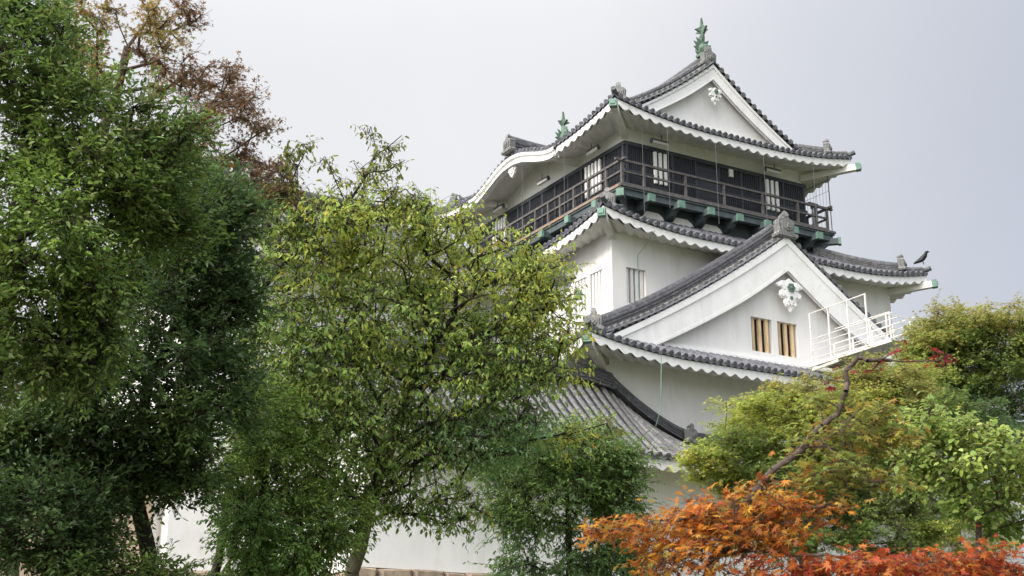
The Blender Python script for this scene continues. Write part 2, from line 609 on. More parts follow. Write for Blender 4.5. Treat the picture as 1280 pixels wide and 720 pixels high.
def onigawara(m, c, face, s=1.0, horn=True):
    """ridge-end ornament tile: scrolled shield, raised crest ring and a horn tile on top"""
    f = np.array([face[0], face[1], 0.0])
    f /= np.linalg.norm(f)
    sx = np.array([-f[1], f[0], 0])
    z = np.array([0, 0, 1.0])
    c = np.array(c, float)
    m.plate([(a * s, b * s) for a, b in ONI], c, sx, z, f, 0.28 * s)
    m.plate([(a * s * .72, b * s * .8 + .05 * s) for a, b in ONI], c + f * 0.16 * s, sx, z, f, 0.06 * s)
    cc = c + z * 0.38 * s + f * 0.17 * s
    m.tube([cc, cc + f * 0.06 * s], 0.155 * s, 12)
    m.tube([cc + f * 0.06 * s, cc + f * 0.1 * s], [0.09 * s, 0.07 * s], 10)
    for a in (-1, 1):
        for dz, rr in ((.1, .1),):
            q = c + sx * a * 0.34 * s + z * dz * s
            m.tube([q - f * .02 * s, q + f * 0.2 * s], [rr * s, rr * s * .7], 8)
    if horn:
        a = c + z * 0.76 * s - f * 0.16 * s
        m.tube([a, a + f * 0.16 * s + z * 0.03 * s, a + f * 0.27 * s + z * 0.07 * s], [0.085 * s, 0.1 * s, 0.125 * s], 10)


def oni_part(parent, *a, **k):
    m = MB()
    onigawara(m, *a, **k)
    return bld(m, 'onigawara', M['oni'], parent)


def fish(m, base, face, s=1.0):
    """dolphin-fish finial: head down on the ridge, body curling up, forked tail and fins"""
    f = np.array([face[0], face[1], 0.0])
    f /= np.linalg.norm(f)
    sx = np.array([-f[1], f[0], 0])
    z = np.array([0, 0, 1.0])
    b = np.array(base, float)
    path = [(.16, .10), (.10, .16), (-.02, .24), (-.12, .36), (-.15, .52), (-.10, .68), (-.02, .82), (.02, .95), (.0, 1.06)]
    rad = [.14, .25, .28, .25, .2, .16, .12, .08, .04]
    pts = [b + f * a * s + z * q * s for a, q in path]
    n = 9
    o = len(m.v)
    for i, p in enumerate(pts):
        d = pts[min(i + 1, len(pts) - 1)] - pts[max(i - 1, 0)]
        d /= np.linalg.norm(d)
        nb = np.cross(d, sx)
        for k in range(n):
            t = 2 * math.pi * k / n
            m.v.append(tuple(p + sx * math.cos(t) * rad[i] * s * .9 + nb * math.sin(t) * rad[i] * s))
    for i in range(len(pts) - 1):
        for k in range(n):
            l = (k + 1) % n
            m.f.append((o + i * n + k, o + i * n + l, o + (i + 1) * n + l, o + (i + 1) * n + k))
    m.f.append(tuple(o + k for k in range(n)))
    tail = [(0, .84), (-.12, 1.0), (-.36, 1.10), (-.22, 1.16), (-.10, 1.2), (-.06, 1.36), (.0, 1.62), (.05, 1.32), (.12, 1.18), (.30, 1.16), (.16, 1.02), (.06, .86)]
    m.plate([(a * s, q * s) for a, q in tail], b, f, z, sx, 0.09 * s)
    m.plate([(a * s, q * s) for a, q in tail], b, sx * .8 + f * .2, z, f, 0.08 * s)
    dors = [(-.25, .28), (-.42, .42), (-.30, .46), (-.40, .62), (-.25, .62), (-.30, .80), (-.12, .74), (-.05, .7), (-.1, .4)]
    m.plate([(a * s, q * s) for a, q in dors], b, f, z, sx, 0.04 * s)
    for sg in (-1, 1):
        fin = [(0, .2), (.2, .14), (.44, .30), (.30, .36), (.42, .54), (.22, .5), (.30, .72), (.08, .6)]
        m.plate([(a * s * sg, q * s) for a, q in fin], b, sx, z, f, 0.04 * s)
    jaw = [(.05, 0), (.3, 0), (.34, .08), (.22, .12), (.34, .18), (.3, .28), (.14, .3), (.0, .2)]
    m.plate([(a * s, q * s) for a, q in jaw], b, f, z, sx, 0.2 * s)
    m.box(b[0] - .2 * s, b[0] + .2 * s, b[1] - .2 * s, b[1] + .2 * s, b[2] - .06, b[2] + .05 * s)


def rect_sides(x0, x1, y0, y1, ze, prof, lift, lr=4.5, bump=None):
    f = Side((x0, y0, 0), (1, 0, 0), (0, 1, 0), x1 - x0, ze, prof, lift, lr)
    b = Side((x1, y1, 0), (-1, 0, 0), (0, -1, 0), x1 - x0, ze, prof, lift, lr)
    l = Side((x0, y1, 0), (0, -1, 0), (1, 0, 0), y1 - y0, ze, prof, lift, lr, bump)
    r = Side((x1, y0, 0), (0, 1, 0), (-1, 0, 0), y1 - y0, ze, prof, lift, lr, (lambda t: bump(y1 - y0 - t)) if bump else None)
    return f, b, l, r


def hip_ridge(parent, sd, dm, s=1.0):
    """ridge stack from a corner up the hip, an ornament tile near the end and a smaller stage below it"""
    def q(d, dz):
        return sd.p(d, d, dz)
    a = 0.75
    mr = MB()
    ridge_stack(mr, [q(d, 0.02) for d in np.linspace(a, dm, 8)], 0.32 * s, 0.42 * s)
    ridge_stack(mr, [q(d, 0.0) for d in np.linspace(0.12, a + .1, 4)], 0.26 * s, 0.27 * s)
    out = -(sd.et + sd.ei)
    e = q(0.05, 0.0)
    o = out / np.linalg.norm(out)
    mr.tube([q(.35, .12), e + np.array([0, 0, .12]), e + o * 0.2 + np.array([0, 0, .2])], [0.09, .1, .105], 9)
    hr = bld(mr, 'hip_ridge', M['ridge'], parent)
    oni_part(hr, q(a - 0.05, 0.02), out, 0.85 * s)


def gable_points(sd, xs_d):
    return [(d, sd.ze + sd.prof(d)) for d in xs_d]


def prof2(D, rise, a, b):
    return lambda d: rise * (a * d / D + b * (d / D) ** 2)


# ------------------------------------------------------------------ CASTLE KEEP
keep = thing('castle_keep', 'white plastered castle keep with tiers of grey tiled roofs and dark upper balcony', 'castle', (OX + 4.4, OY + 5.8, 2.2))


class Local:
    """castle meshes are written in the keep's own plan coordinates"""


def bld(m, name, material, parent=None, smooth=False, bevel=0.0):
    m.v = [(x + OX, y + OY, z) for x, y, z in m.v]
    return m.build(name, material, parent or keep, smooth, bevel)


# tier data: wall rectangles
T1 = (0, 8.91, 0, 11.7)
T2 = (-2.38, 11.0, -2.38, 13.9)
T3 = (-3.92, 12.36, -3.92, 15.6)
CX, CY = 4.43, 5.85

# ---- top storey walls
m = MB()
m.box(*T1, 20.2, 24.2)
tri_poly(m, [(CX - 3.9, 24.2), (CX + 3.9, 24.2), (CX, 26.9)], 0.5, 11.2)
w_top = bld(m, 'top_storey_wall', M['plaster'])
m = MB()
# dark board band round the top storey, set 6 cm proud, with battens
m.box(-.06, 8.97, -.06, 11.76, 21.0, 23.24)
band = bld(m, 'board_band', M['dark'])
bars_R = [(1.2, 1.92), (6.82, 7.57)]
bars_L = [(1.46, 2.67), (8.9, 10.1)]


def clear_of(v, rs):
    return all(not (a - 0.02 < v < b + 0.02) for a, b in rs)


def slat_runs(vals, gaps):
    runs, cur = [], []
    for v in vals:
        if clear_of(v, gaps):
            cur.append(v)
        elif cur:
            runs.append(cur)
            cur = []
    return runs + [cur]


for ya, yb in ((-.1, -.058), (11.758, 11.8)):
    for run in slat_runs(np.arange(-.03, 8.97, 0.095), bars_R):
        m = MB()
        for x in run:
            m.box(x - .02, x + .02, ya, yb, 21.05, 23.1)
        bld(m, 'slats', M['slat'], band)
for xa, xb in ((-.1, -.058), (8.968, 9.01)):
    for run in slat_runs(np.arange(0.02, 11.76, 0.095), bars_L):
        m = MB()
        for y in run:
            m.box(xa, xb, y - .02, y + .02, 21.05, 23.1)
        bld(m, 'slats', M['slat'], band)
m = MB()
for x in (0.0, 2.15, 3.3, 4.45, 5.6, 6.6, 7.8, 8.9):
    m.box(x - .05, x + .05, -.13, -.062, 21.0, 23.2)
for y in (0.0, 1.25, 2.9, 3.9, 4.9, 5.9, 6.9, 7.9, 8.75, 10.3, 11.7):
    m.box(-.13, -.062, y - .05, y + .05, 21.0, 23.2)
m.box(-.14, 9.05, -.14, -.064, 23.1, 23.26)
m.box(-.14, -.064, -.06, 11.84, 23.1, 23.26)
m.box(-.13, 9.04, -.132, -.066, 22.02, 22.1)
m.box(-.132, -.066, -.06, 11.84, 22.02, 22.1)
bld(m, 'frame_post', M['dark'], band)
for i, (a, b) in enumerate(bars_R):
    m = MB()
    m.box(a, b, -.068, -.05, 21.75, 23.08)
    wn = bld(m, 'barred_window', M['void'])
    m = MB()
    for k in range(3):
        x = a + (b - a) * (k + .5) / 3
        m.box(x - .066, x + .066, -.17, -.07, 21.75, 23.08)
    bld(m, 'white_bar', M['trim'], wn, bevel=.02)
for a, b in bars_L:
    m = MB()
    m.box(-.068, -.05, a, b, 21.75, 23.08)
    wn = bld(m, 'barred_window', M['void'])
    m = MB()
    for k in range(5):
        y = a + (b - a) * (k + .5) / 5
        m.box(-.17, -.07, y - .062, y + .062, 21.75, 23.08)
    bld(m, 'white_bar', M['trim'], wn, bevel=.02)
m = MB()
m.box(4.97, 5.17, -.16, -.1, 22.8, 23.12)
tag(bld(m, 'notice_panel', M['trim']), 'small blank white panel on the dark boards')
m = MB()
m.box(3.32, 4.43, -.125, -.1, 21.04, 22.95)
tag(bld(m, 'door', M['slat']), 'dark double door to the balcony')

# ---- top roof (hip and gable, ridge running away from the viewer) with an undulating gable on its left eave
OV1 = 1.5
X0, X1, Y0, Y1 = -OV1, 8.91 + OV1, -OV1, 11.7 + OV1
D1 = CX + OV1
P1 = prof2(D1, 3.9, .72, .28)
KC, KW, KB = 6.15, 3.4, 0.80


def kbump(t):
    u = ((Y1 - t) - KC) / KW
    return KB * (0.5 + 0.5 * math.cos(math.pi * u)) ** 0.9 if abs(u) < 1 else 0.0


f, b, l, r = rect_sides(X0, X1, Y0, Y1, 23.8, P1, 0.5, 5.0, kbump)
roof1 = MB()
ends1 = MB()
VG = 1.38       # verge distance from the eave end
for s_ in (f, b):
    rib_slope(roof1, ends1, s_, [(0.0, s_.L, lambda t, L=s_.L: min(t, L - t, OV1 + .26))])
for s_ in (l, r):
    L = s_.L
    rib_slope(roof1, ends1, s_, [(0.0, VG, lambda t: t), (VG, L - VG, lambda t: D1), (L - VG, L, lambda t, L=L: L - t)])
top_roof = bld(roof1, 'top_roof', M['tile'], smooth=True)
pans(top_roof)
bld(ends1, 'eave_tile', M['tile'], top_roof)
mf, ms = MB(), MB()
for s_ in (f, b):
    under_eave(mf, ms, s_, OV1)
kl = (Y1 - KC - KW, Y1 - KC + KW)
under_eave(mf, ms, l, OV1, plain=kl)
under_eave(mf, ms, r, OV1)
eave = bld(mf, 'scalloped_fascia', M['trim'], top_roof)
bld(ms, 'plastered_soffit', M['soffit'], top_roof, smooth=True)
mr, mo = MB(), MB()
for s_, flip in ((f, 0), (r, 0), (b, 0), (l, 0)):
    hip_ridge(top_roof, s_, 1.5, 1.0)
# main ridge, slightly swept up at both ends


def zr(y):
    return 27.52 + 0.22 * abs((y - CY) / 6.4) ** 2.2


ridge_stack(mr, [(CX, y, zr(y)) for y in np.linspace(.2, 11.6, 15)], 0.46, 0.66)
oni_part(top_roof, (CX - .05, .12, zr(.2) - .1), (0, -1), 1.0)
oni_part(top_roof, (CX, 11.9, zr(11.8) - .06), (0, 1), 1.0)


def verge_rolls(parent, side, va, vb, verge_t, dlo, dhi, outv, stack=.42):
    """a stack of short round tiles up the gable edge plus a descending ridge behind it"""
    d = dlo
    mr2, mr_ = MB(), MB()
    while d < dhi:
        p = side.p(verge_t, d, 0.05)
        q = p + np.array(outv) * -0.1
        mr2.tube([q + np.array(outv) * 0.16, q - np.array(outv) * 0.42], [0.115, 0.10], 9)
        d += 0.27
    pts = [side.p(verge_t, dd, 0.04) - np.array(outv) * 0.62 for dd in np.linspace(dlo + .1, dhi + .1, 14)]
    ridge_stack(mr_, pts, 0.42, stack)
    bld(mr2, 'verge_tile', M['tile_old'], parent)
    bld(mr_, 'ridge', M['ridge'], parent)


for s_ in (l, r):
    for vt, out in ((VG, -1 if s_ is r else 1), (s_.L - VG, 1 if s_ is r else -1)):
        verge_rolls(top_roof, s_, 0, 0, vt, 1.25, D1 - .25, (0, out, 0))
# ridge and ornament of the undulating gable
zk = 23.8 + KB
for sx, xx in ((1, X0), (-1, X1)):
    mr2 = MB()
    ridge_stack(mr2, [(xx + sx * dd, KC, zk + 0.06 + 0.05 * max(0, 1.2 - dd)) for dd in np.linspace(-.02, 2.6, 7)], 0.42, 0.8)
    bld(mr2, 'ridge', M['ridge'], top_roof)
    oni_part(top_roof, (xx - sx * .08, KC, zk + .08), (-sx, 0), 0.95)
rd = bld(mr, 'ridge', M['ridge'], top_roof)
for yy, fy in ((.5, -1), (11.3, 1)):
    m = MB()
    fish(m, (CX, yy, zr(yy) + .62), (0, fy), 1.08)
    tag(bld(m, 'fish_finial', M['verdigris'], top_roof), 'green copper fish finial with raised tail')

# barge boards, wall mouldings and pendant of a gable facing -Y / +Y


def gable_front(side_prof, ze, cx, D, ybrd, ysgn, dlo, band, inner_drop, parent, wall_mat, wall_y):
    """concave white barge boards in the plane y = ybrd (ysgn = -1 faces the viewer)"""
    m = MB()
    ds = np.linspace(dlo, D, 22)
    zt = lambda d: ze + side_prof(d) - 0.07
    for sg in (-1, 1):
        for y0, th, off, wd in ((ybrd, 0.14, 0.0, band), (ybrd + ysgn * 0.05, 0.12, 0.0, band * .22), (ybrd + ysgn * 0.05, 0.06, band * 1.06, band * .12)):
            o = len(m.v)
            for d in ds:
                x = cx + sg * (D - d)
                for yy in (y0 + ysgn * th / 2, y0 - ysgn * th / 2):
                    k = .72 + .28 * min(1, (d - dlo) / (.75 * (D - dlo)))
                    m.v.append((x, yy, zt(d) - off * k))
                    m.v.append((x, yy, zt(d) - off * k - wd * k * (1.18 if off == 0 else 1)))
            n = len(ds)
            for i in range(n - 1):
                a, c = o + i * 4, o + (i + 1) * 4
                m.f += [(a, a + 1, c + 1, c), (a + 2, c + 2, c + 3, a + 3), (a, c, c + 2, a + 2), (a + 1, a + 3, c + 3, c + 1)]
            m.f += [(o, o + 2, o + 3, o + 1)]
    return bld(m, 'barge_board', M['trim'], parent)


GEGYO = [(0, .62), (.14, .52), (.34, .50), (.62, .36), (.5, .28), (.36, .30), (.30, .22), (.42, .12), (.44, -.02), (.34, -.12), (.24, -.12), (.26, -.26), (.18, -.40), (.08, -.46), (0, -.58)]
GEGYO = GEGYO + [(-a, q) for a, q in GEGYO[-2:0:-1]]


def pendant(c, s, fy, parent):
    m = MB()
    m.plate([(a * s, q * s) for a, q in GEGYO], c, (1, 0, 0), (0, 0, 1), (0, 1, 0), 0.1)
    m.plate([(a * s * .62, q * s * .7) for a, q in GEGYO], (c[0], c[1] + fy * .07, c[2]), (1, 0, 0), (0, 0, 1), (0, 1, 0), 0.06)
    for a, q, rr in ((.36, .02, .1), (-.36, .02, .1), (.34, .38, .09), (-.34, .38, .09), (.15, -.3, .08), (-.15, -.3, .08)):
        m.tube([(c[0] + a * s, c[1], c[2] + q * s), (c[0] + a * s, c[1] + fy * .1, c[2] + q * s)], rr * s, 10)
    g = bld(m, 'gable_pendant', M['trim'], parent)
    m = MB()
    zc = c[2] + .26 * s
    hexa = [(math.cos(t) * .17 * s, math.sin(t) * .17 * s) for t in np.linspace(0, 2 * math.pi, 7)[:-1]]
    m.plate(hexa, (c[0], c[1] + fy * .12, zc), (1, 0, 0), (0, 0, 1), (0, 1, 0), 0.06)
    m.tube([(c[0], c[1] + fy * .1, zc), (c[0], c[1] + fy * .19, zc)], [.08 * s, .05 * s], 8)
    m.tube([(c[0], c[1] + fy * .08, c[2] - .1 * s), (c[0], c[1] + fy * .14, c[2] - .1 * s)], [.08 * s, .06 * s], 8)
    bld(m, 'copper_boss', M['verdigris'], parent)


gable_front(P1, 23.8, CX, D1, -.02, -1, 1.55, 0.56, 0, top_roof, None, 0)
gable_front(P1, 23.8, CX, D1, 11.72, 1, 1.55, 0.56, 0, top_roof, None, 0)
for yy, fy in ((0.24, -1), (11.46, 1)):
    m = MB()
    m.box(CX - 3.5, CX + 3.5, yy + fy * .09 - .09, yy + fy * .09 + .09, 24.52, 24.78)
    m.box(CX - 3.6, CX + 3.6, yy + fy * .12 - .12, yy + fy * .12 + .12, 24.40, 24.515)
    bld(m, 'gable_moulding', M['trim'], top_roof)
# gable wall infill following the roof curve
m = MB()
pts = [(CX - D1 + d, 23.8 + P1(d) - .12) for d in np.linspace(1.4, D1, 14)]
pts = pts + [(2 * CX - x, z) for x, z in pts[-2::-1]]
tri_poly(m, pts, .24, 0.4)
bld(m, 'gable_wall', M['plaster'], top_roof)
m = MB()
tri_poly(m, pts, 11.3, 11.46)
bld(m, 'gable_wall', M['plaster'], top_roof)
pendant((CX, -.12, 26.2), .62, -1, top_roof)

# board and pendant of the undulating gable
for sx, xx in ((1, X0), (-1, X1)):
    m = MB()
    for wd, off, th, dx in ((.42, .02, .16, .0), (.12, .02, .1, -.1), (.1, .34, .08, -.1)):
        o = len(m.v)
        ys_ = np.linspace(KC - KW - .1, KC + KW + .1, 50)
        for y in ys_:
            z = max(l.z(Y1 - y, 0), 0) - .08 - off
            for q in (xx + sx * (dx + .0), xx + sx * (dx + th)):
                m.v.append((q, y, z))
                m.v.append((q, y, z - wd))
        for i in range(len(ys_) - 1):
            a, c = o + i * 4, o + (i + 1) * 4
            m.f += [(a, a + 1, c + 1, c), (a + 2, c + 2, c + 3, a + 3), (a, c, c + 2, a + 2), (a + 1, a + 3, c + 3, c + 1)]
    bld(m, 'curved_gable_board', M['trim'], top_roof)
m = MB()
pts = [(a * .75, q * .62) for a, q in GEGYO]
m.plate(pts, (X0 + .1, KC, 23.98), (0, 1, 0), (0, 0, 1), (1, 0, 0), .1)
m.plate([(a * .6, q * .6) for a, q in pts], (X0 + .03, KC, 23.98), (0, 1, 0), (0, 0, 1), (1, 0, 0), .06)
bld(m, 'gable_pendant', M['trim'], top_roof)
m = MB()
yy = np.linspace(KC - KW, KC + KW, 30)
pts = [(y, 24.18 + kbump(Y1 - y)) for y in yy]
n = len(pts)
m.add([(.004, y, 23.9) for y, z in pts] + [(.004, y, z) for y, z in pts], [(i, i + 1, i + 1 + n, i + n) for i in range(n - 1)])
for y in (KC - KW + .55, KC + KW - .55):
    m.box(-OV1 + .2, 0, y - .09, y + .09, 23.42, 23.62)
bld(m, 'gable_recess', M['soffit'], top_roof)

# corner rafters with copper caps


def corner_beams(x0, x1, y0, y1, z, ln, parent, proud=.12, h=.13):
    for cx_, cy_, dx, dy in ((x0, y0, -1, -1), (x1, y0, 1, -1), (x0, y1, -1, 1), (x1, y1, 1, 1)):
        d = np.array([dx, dy, 0.18]) / math.sqrt(2.03)
        s2 = np.array([-dy, dx, 0]) / math.sqrt(2)
        u2 = np.cross(d, s2)
        tip = np.array([cx_, cy_, z]) + d * proud
        mb, mc = MB(), MB()
        mb.obox(tip - d * ln / 2, d, s2, u2, ln / 2, .12, h)
        mc.obox(tip + d * .1, d, s2, u2, .102, .14, h + .02)
        mc.obox(tip + d * .21, d, s2, u2, .02, .09, h * .6)
        cr = bld(mb, 'corner_rafter', M['soffit'], parent)
        bld(mc, 'copper_cap', M['copper'], cr)


corner_beams(X0, X1, Y0, Y1, 23.80, 2.3, top_roof)

# ---- balcony
BO = 0.85
m = MB()
m.box(-BO, 8.91 + BO, -BO, -.1, 20.92, 21.0)
m.box(-BO, 8.91 + BO, 11.8, 11.7 + BO, 20.92, 21.0)
m.box(-BO, -.1, -.098, 11.798, 20.92, 21.0)
m.box(9.01, 8.91 + BO, -.098, 11.798, 20.92, 21.0)
balc = bld(m, 'balcony', M['beam'])
XB0, XB1, YB0, YB1 = -BO, 8.91 + BO, -BO, 11.7 + BO
m = MB()
m.box(XB0 - .04, XB1 + .04, YB0 - .05, YB0 + .08, 20.995, 21.09)
bld(m, 'floor_edge', M['rail'], balc)
m = MB()
m.box(XB0 - .05, XB0 + .08, YB0 + .085, YB1 + .04, 20.995, 21.09)
tag(bld(m, 'floor_edge', M['edge'], balc), 'rust stained floor edge')
m = MB()
m.box(XB1 - .08, XB1 + .05, YB0 + .085, YB1 + .04, 20.995, 21.09)
bld(m, 'floor_edge', M['rail'], balc)
m = MB()
m.box(XB0 + .05, XB1 - .05, YB0 + .06, YB0 + .24, 20.68, 20.915)
m.box(XB0 + .06, XB0 + .24, YB0 + .25, YB1 - .05, 20.68, 20.915)
m.box(XB1 - .24, XB1 - .06, YB0 + .25, YB1 - .05, 20.68, 20.915)
m.box(-.13, 9.04, -.13, -.004, 20.2, 20.9)
m.box(-.13, -.004, 0, 11.8, 20.2, 20.9)
bld(m, 'floor_beam', M['beam'], balc)


def bracket(cx_, cy_, dx, dy, ln=1.0, diag=False):
    d = np.array([dx, dy, 0.0])
    d /= np.linalg.norm(d)
    s2 = np.array([-d[1], d[0], 0])
    z = np.array([0, 0, 1.0])
    c = np.array([cx_, cy_, 20.66])
    mb = MB()
    mb.obox(c + d * ln / 2, d, s2, z, ln / 2, .12, .12)
    mb.plate([(0, -.1), (ln * .72, -.1), (ln * .5, -.3), (0, -.42)], c, d, z, s2, .2)
    br = bld(mb, 'bracket', M['beam'], balc)
    mc = MB()
    mc.obox(c + d * (ln + .04), d, s2, z, .06, .145, .145)
    bld(mc, 'copper_cap', M['copper'], br)


for x in (.38, 1.77, 3.19, 4.6, 6.0, 7.41, 8.7):
    bracket(x, -.05, 0, -1)
for y in (.55, 2.47, 4.44, 6.4, 8.35, 10.3, 11.3):
    bracket(-.05, y, -1, 0)
for y in (.55, 2.47, 4.44, 6.4):
    bracket(8.96, y, 1, 0)
for cx_, cy_, dx, dy in ((0, 0, -1, -1), (8.91, 0, 1, -1), (0, 11.7, -1, 1)):
    bracket(cx_, cy_, dx, dy, 1.34)
m = MB()
for k, x in enumerate((1.08, 2.48, 3.9)):
    m.plate([(-.52, -.17), (.52, -.17), (.4, .05), (.2, .17), (-.36, .17), (-.47, .0)], (x, -.2, 20.30), (1, 0, 0), (0, 0, 1), (0, 1, 0), .12)
bld(m, 'plaster_panel', M['soffit'], balc)


def rail_run(m, a, b, posts):
    a, b = np.array(a, float), np.array(b, float)
    d = (b - a) / np.linalg.norm(b - a)
    for z, h, w, ext in ((22.12, .09, .1, .28), (21.68, .07, .07, .0), (21.2, .07, .08, .0)):
        p, q = a - d * ext, b + d * ext
        m.bar((p[0], p[1], z), (q[0], q[1], z), w, h)
    for k in posts:
        p = a + d * k
        m.box(p[0] - .045, p[0] + .045, p[1] - .045, p[1] + .045, 21.09, 22.075)


m = MB()
RO = .68
rail_run(m, (-RO, -RO, 0), (8.91 + RO, -RO, 0), [.02, 1.03, 3.0, 4.88, 6.82, 8.67, 9.65, 8.91 + 2 * RO - .02])
rail_run(m, (-RO, -RO, 0), (-RO, 11.7 + RO, 0), [1.0, 2.24, 3.28, 4.29, 5.2, 6.2, 7.2, 8.2, 9.2, 10.2, 11.2, 12.2, 13.04])
rail_run(m, (8.91 + RO, -RO, 0), (8.91 + RO, 11.7 + RO, 0), [1.2, 2.4, 3.6, 4.8, 6, 7.2, 8.4, 9.6, 10.8, 12, 13.04])
rail_run(m, (-RO, 11.7 + RO, 0), (8.91 + RO, 11.7 + RO, 0), [1.5, 3, 4.5, 6, 7.5, 9])
bld(m, 'railing', M['rail'], balc)

# safety net at the balcony's right end
m = MB()
xn = 8.91 + .78
for y in np.arange(-.8, 5.0, .19):
    m.tube([(xn, y, 21.1), (xn - .02, y, 23.45)], .008, 4, False)
for y in (-.8, 1.3, 3.4):
    m.tube([(xn, y, 21.05), (xn - .03, y, 23.6)], .022, 5)
m.tube([(xn, -.8, 23.4), (xn, 5, 23.4)], .018, 5)
m.tube([(xn, -.8, 22.9), (xn, 5, 23.0)], .008, 4)
bld(m, 'safety_wire', M['wire'], balc)

# soffit lamps
for (x, y, ax) in ((1.25, -.55, 0), (6.9, -.55, 0), (-.55, 1.4, 1), (-.55, 5.1, 1), (-.55, 8.8, 1)):
    m = MB()
    d = np.array([1.0, 0, 0]) if ax == 0 else np.array([0, 1.0, 0])
    c = np.array([x, y, 23.27])
    m.tube([c - d * .38, c + d * .38], .075, 9)
    lm = bld(m, 'soffit_lamp', M['lamp'], smooth=True)
    m = MB()
    m.obox(c + np.array([0, 0, .1]), d, (d[1], d[0], 0), (0, 0, 1), .4, .05, .03)
    m.tube([c - d * .42, c - d * .37], .085, 9)
    m.tube([c + d * .1 + np.array([0, 0, .1]), c + d * .1 + np.array([0, 0, .36])], .02, 5)
    bld(m, 'lamp_holder', M['wire'], lm)

# ---- second storey
m = MB()
m.box(*T2, 13.4, 18.9)
w2 = bld(m, 'second_storey_wall', M['plaster'])


def cut_window(rect, axis, n, pos, barmat, name, deep=.16, bw=.5, frame=False, lab=None):
    """recess seen as a dark reveal box with upright bars; rect = (a0, a1, z0, z1)"""
    a0, a1, z0, z1 = rect
    m = MB()
    t = .02
    P = lambda a, dpt, z: (a, pos + dpt, z) if axis == 'x' else (pos + dpt, a, z)

    def bx(A0, A1, d0, d1, Z0, Z1, mm):
        p, q = P(A0, d0, Z0), P(A1, d1, Z1)
        mm.box(min(p[0], q[0]), max(p[0], q[0]), min(p[1], q[1]), max(p[1], q[1]), Z0, Z1)
    bx(a0, a1, -.012, .0, z0, z1, m)
    w = bld(m, name, M['void'] if barmat is not M['plaster'] else M['void'])
    if lab:
        tag(w, lab)
    m = MB()
    bx(a0 - .06, a0, -.07, -.001, z0 - .06, z1 + .06, m)
    bx(a1, a1 + .06, -.07, -.001, z0 - .06, z1 + .06, m)
    bx(a0 + .0005, a1 - .0005, -.07, -.001, z1, z1 + .06, m)
    bx(a0 + .0005, a1 - .0005, -.09, -.001, z0 - .06, z0, m)
    bld(m, 'window_frame', M['plaster'], w)
    m = MB()
    step = (a1 - a0) / n
    for k in range(n):
        c = a0 + step * (k + .5)
        bx(c - step * bw / 2, c + step * bw / 2, -.062, -.014, z0, z1, m)
    bld(m, 'window_bar', barmat, w, bevel=.01)
    return w


def hole(o, rects):
    """real openings through a wall: boolean with one cutter mesh, applied on evaluated data"""
    m = MB()
    for q in rects:
        m.box(*q)
    m.v = [(x + OX, y + OY, z) for x, y, z in m.v]
    c = m.build('cutter', M['void'])
    md = o.modifiers.new('openings', 'BOOLEAN')
    md.operation = 'DIFFERENCE'
    md.object = c
    md.solver = 'EXACT'
    dg = bpy.context.evaluated_depsgraph_get()
    me = bpy.data.meshes.new_from_object(o.evaluated_get(dg))
    o.modifiers.remove(md)
    o.data = me
    bpy.data.objects.remove(c)


def opening(wall, rect, axis, pos, n, barmat, name, bw=.5, depth=.3, back='void', lab=None):
    a0, a1, z0, z1 = rect
    if axis == 'x':
        cut = (a0, a1, pos - .1, pos + depth, z0, z1)
        bk = (a0 - .01, a1 + .01, pos + depth - .02, pos + depth + .02, z0 - .01, z1 + .01)
    else:
        cut = (pos - .1, pos + depth, a0, a1, z0, z1)
        bk = (pos + depth - .02, pos + depth + .02, a0 - .01, a1 + .01, z0 - .01, z1 + .01)
    m = MB()
    m.box(*bk)
    w = bld(m, name, M[back])
    if lab:
        tag(w, lab)
    m = MB()
    step = (a1 - a0) / n
    for k in range(n):
        c = a0 + step * (k + .5)
        h = step * bw / 2
        if axis == 'x':
            m.box(c - h, c + h, pos + .09, pos + .09 + 2 * h, z0 - .01, z1 + .01)
        else:
            m.box(pos + .04, pos + .04 + 2 * h, c - h, c + h, z0 - .01, z1 + .01)
    bld(m, 'window_bar', barmat, w, bevel=.012)
    return cut


cuts = [opening(w2, (-1.78, -.95, 15.88, 17.2), 'x', -2.38, 4, M['plaster'], 'barred_window', .58, .35),
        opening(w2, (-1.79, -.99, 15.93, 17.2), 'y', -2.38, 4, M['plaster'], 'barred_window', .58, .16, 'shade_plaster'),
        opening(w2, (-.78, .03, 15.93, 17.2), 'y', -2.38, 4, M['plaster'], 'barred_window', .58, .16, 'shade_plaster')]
hole(w2, cuts)

OV2 = 1.08
D2 = 3.7
P2 = prof2(D2, 2.0, .8, .2)
x0, x1, y0, y1 = T2[0] - OV2, T2[1] + OV2, T2[2] - OV2, T2[3] + OV2
s4 = rect_sides(x0, x1, y0, y1, 18.46, P2, .5, 4.5)
mt, me_ = MB(), MB()
mf, ms, mr, mo = MB(), MB(), MB(), MB()
for s_ in s4:
    rib_slope(mt, me_, s_, [(0, s_.L, lambda t, L=s_.L: min(t, L - t, 3.25))])
    under_eave(mf, ms, s_, OV2, h=.20, A=.115, p=.47)
rf2 = bld(mt, 'middle_roof', M['tile'], smooth=True)
pans(rf2)
bld(me_, 'eave_tile', M['tile'], rf2)
bld(mf, 'scalloped_fascia', M['trim'], rf2)
bld(ms, 'plastered_soffit', M['soffit'], rf2, smooth=True)
for s_ in s4:
    hip_ridge(rf2, s_, 3.1)
corner_beams(x0, x1, y0, y1, 18.46, 1.9, rf2)

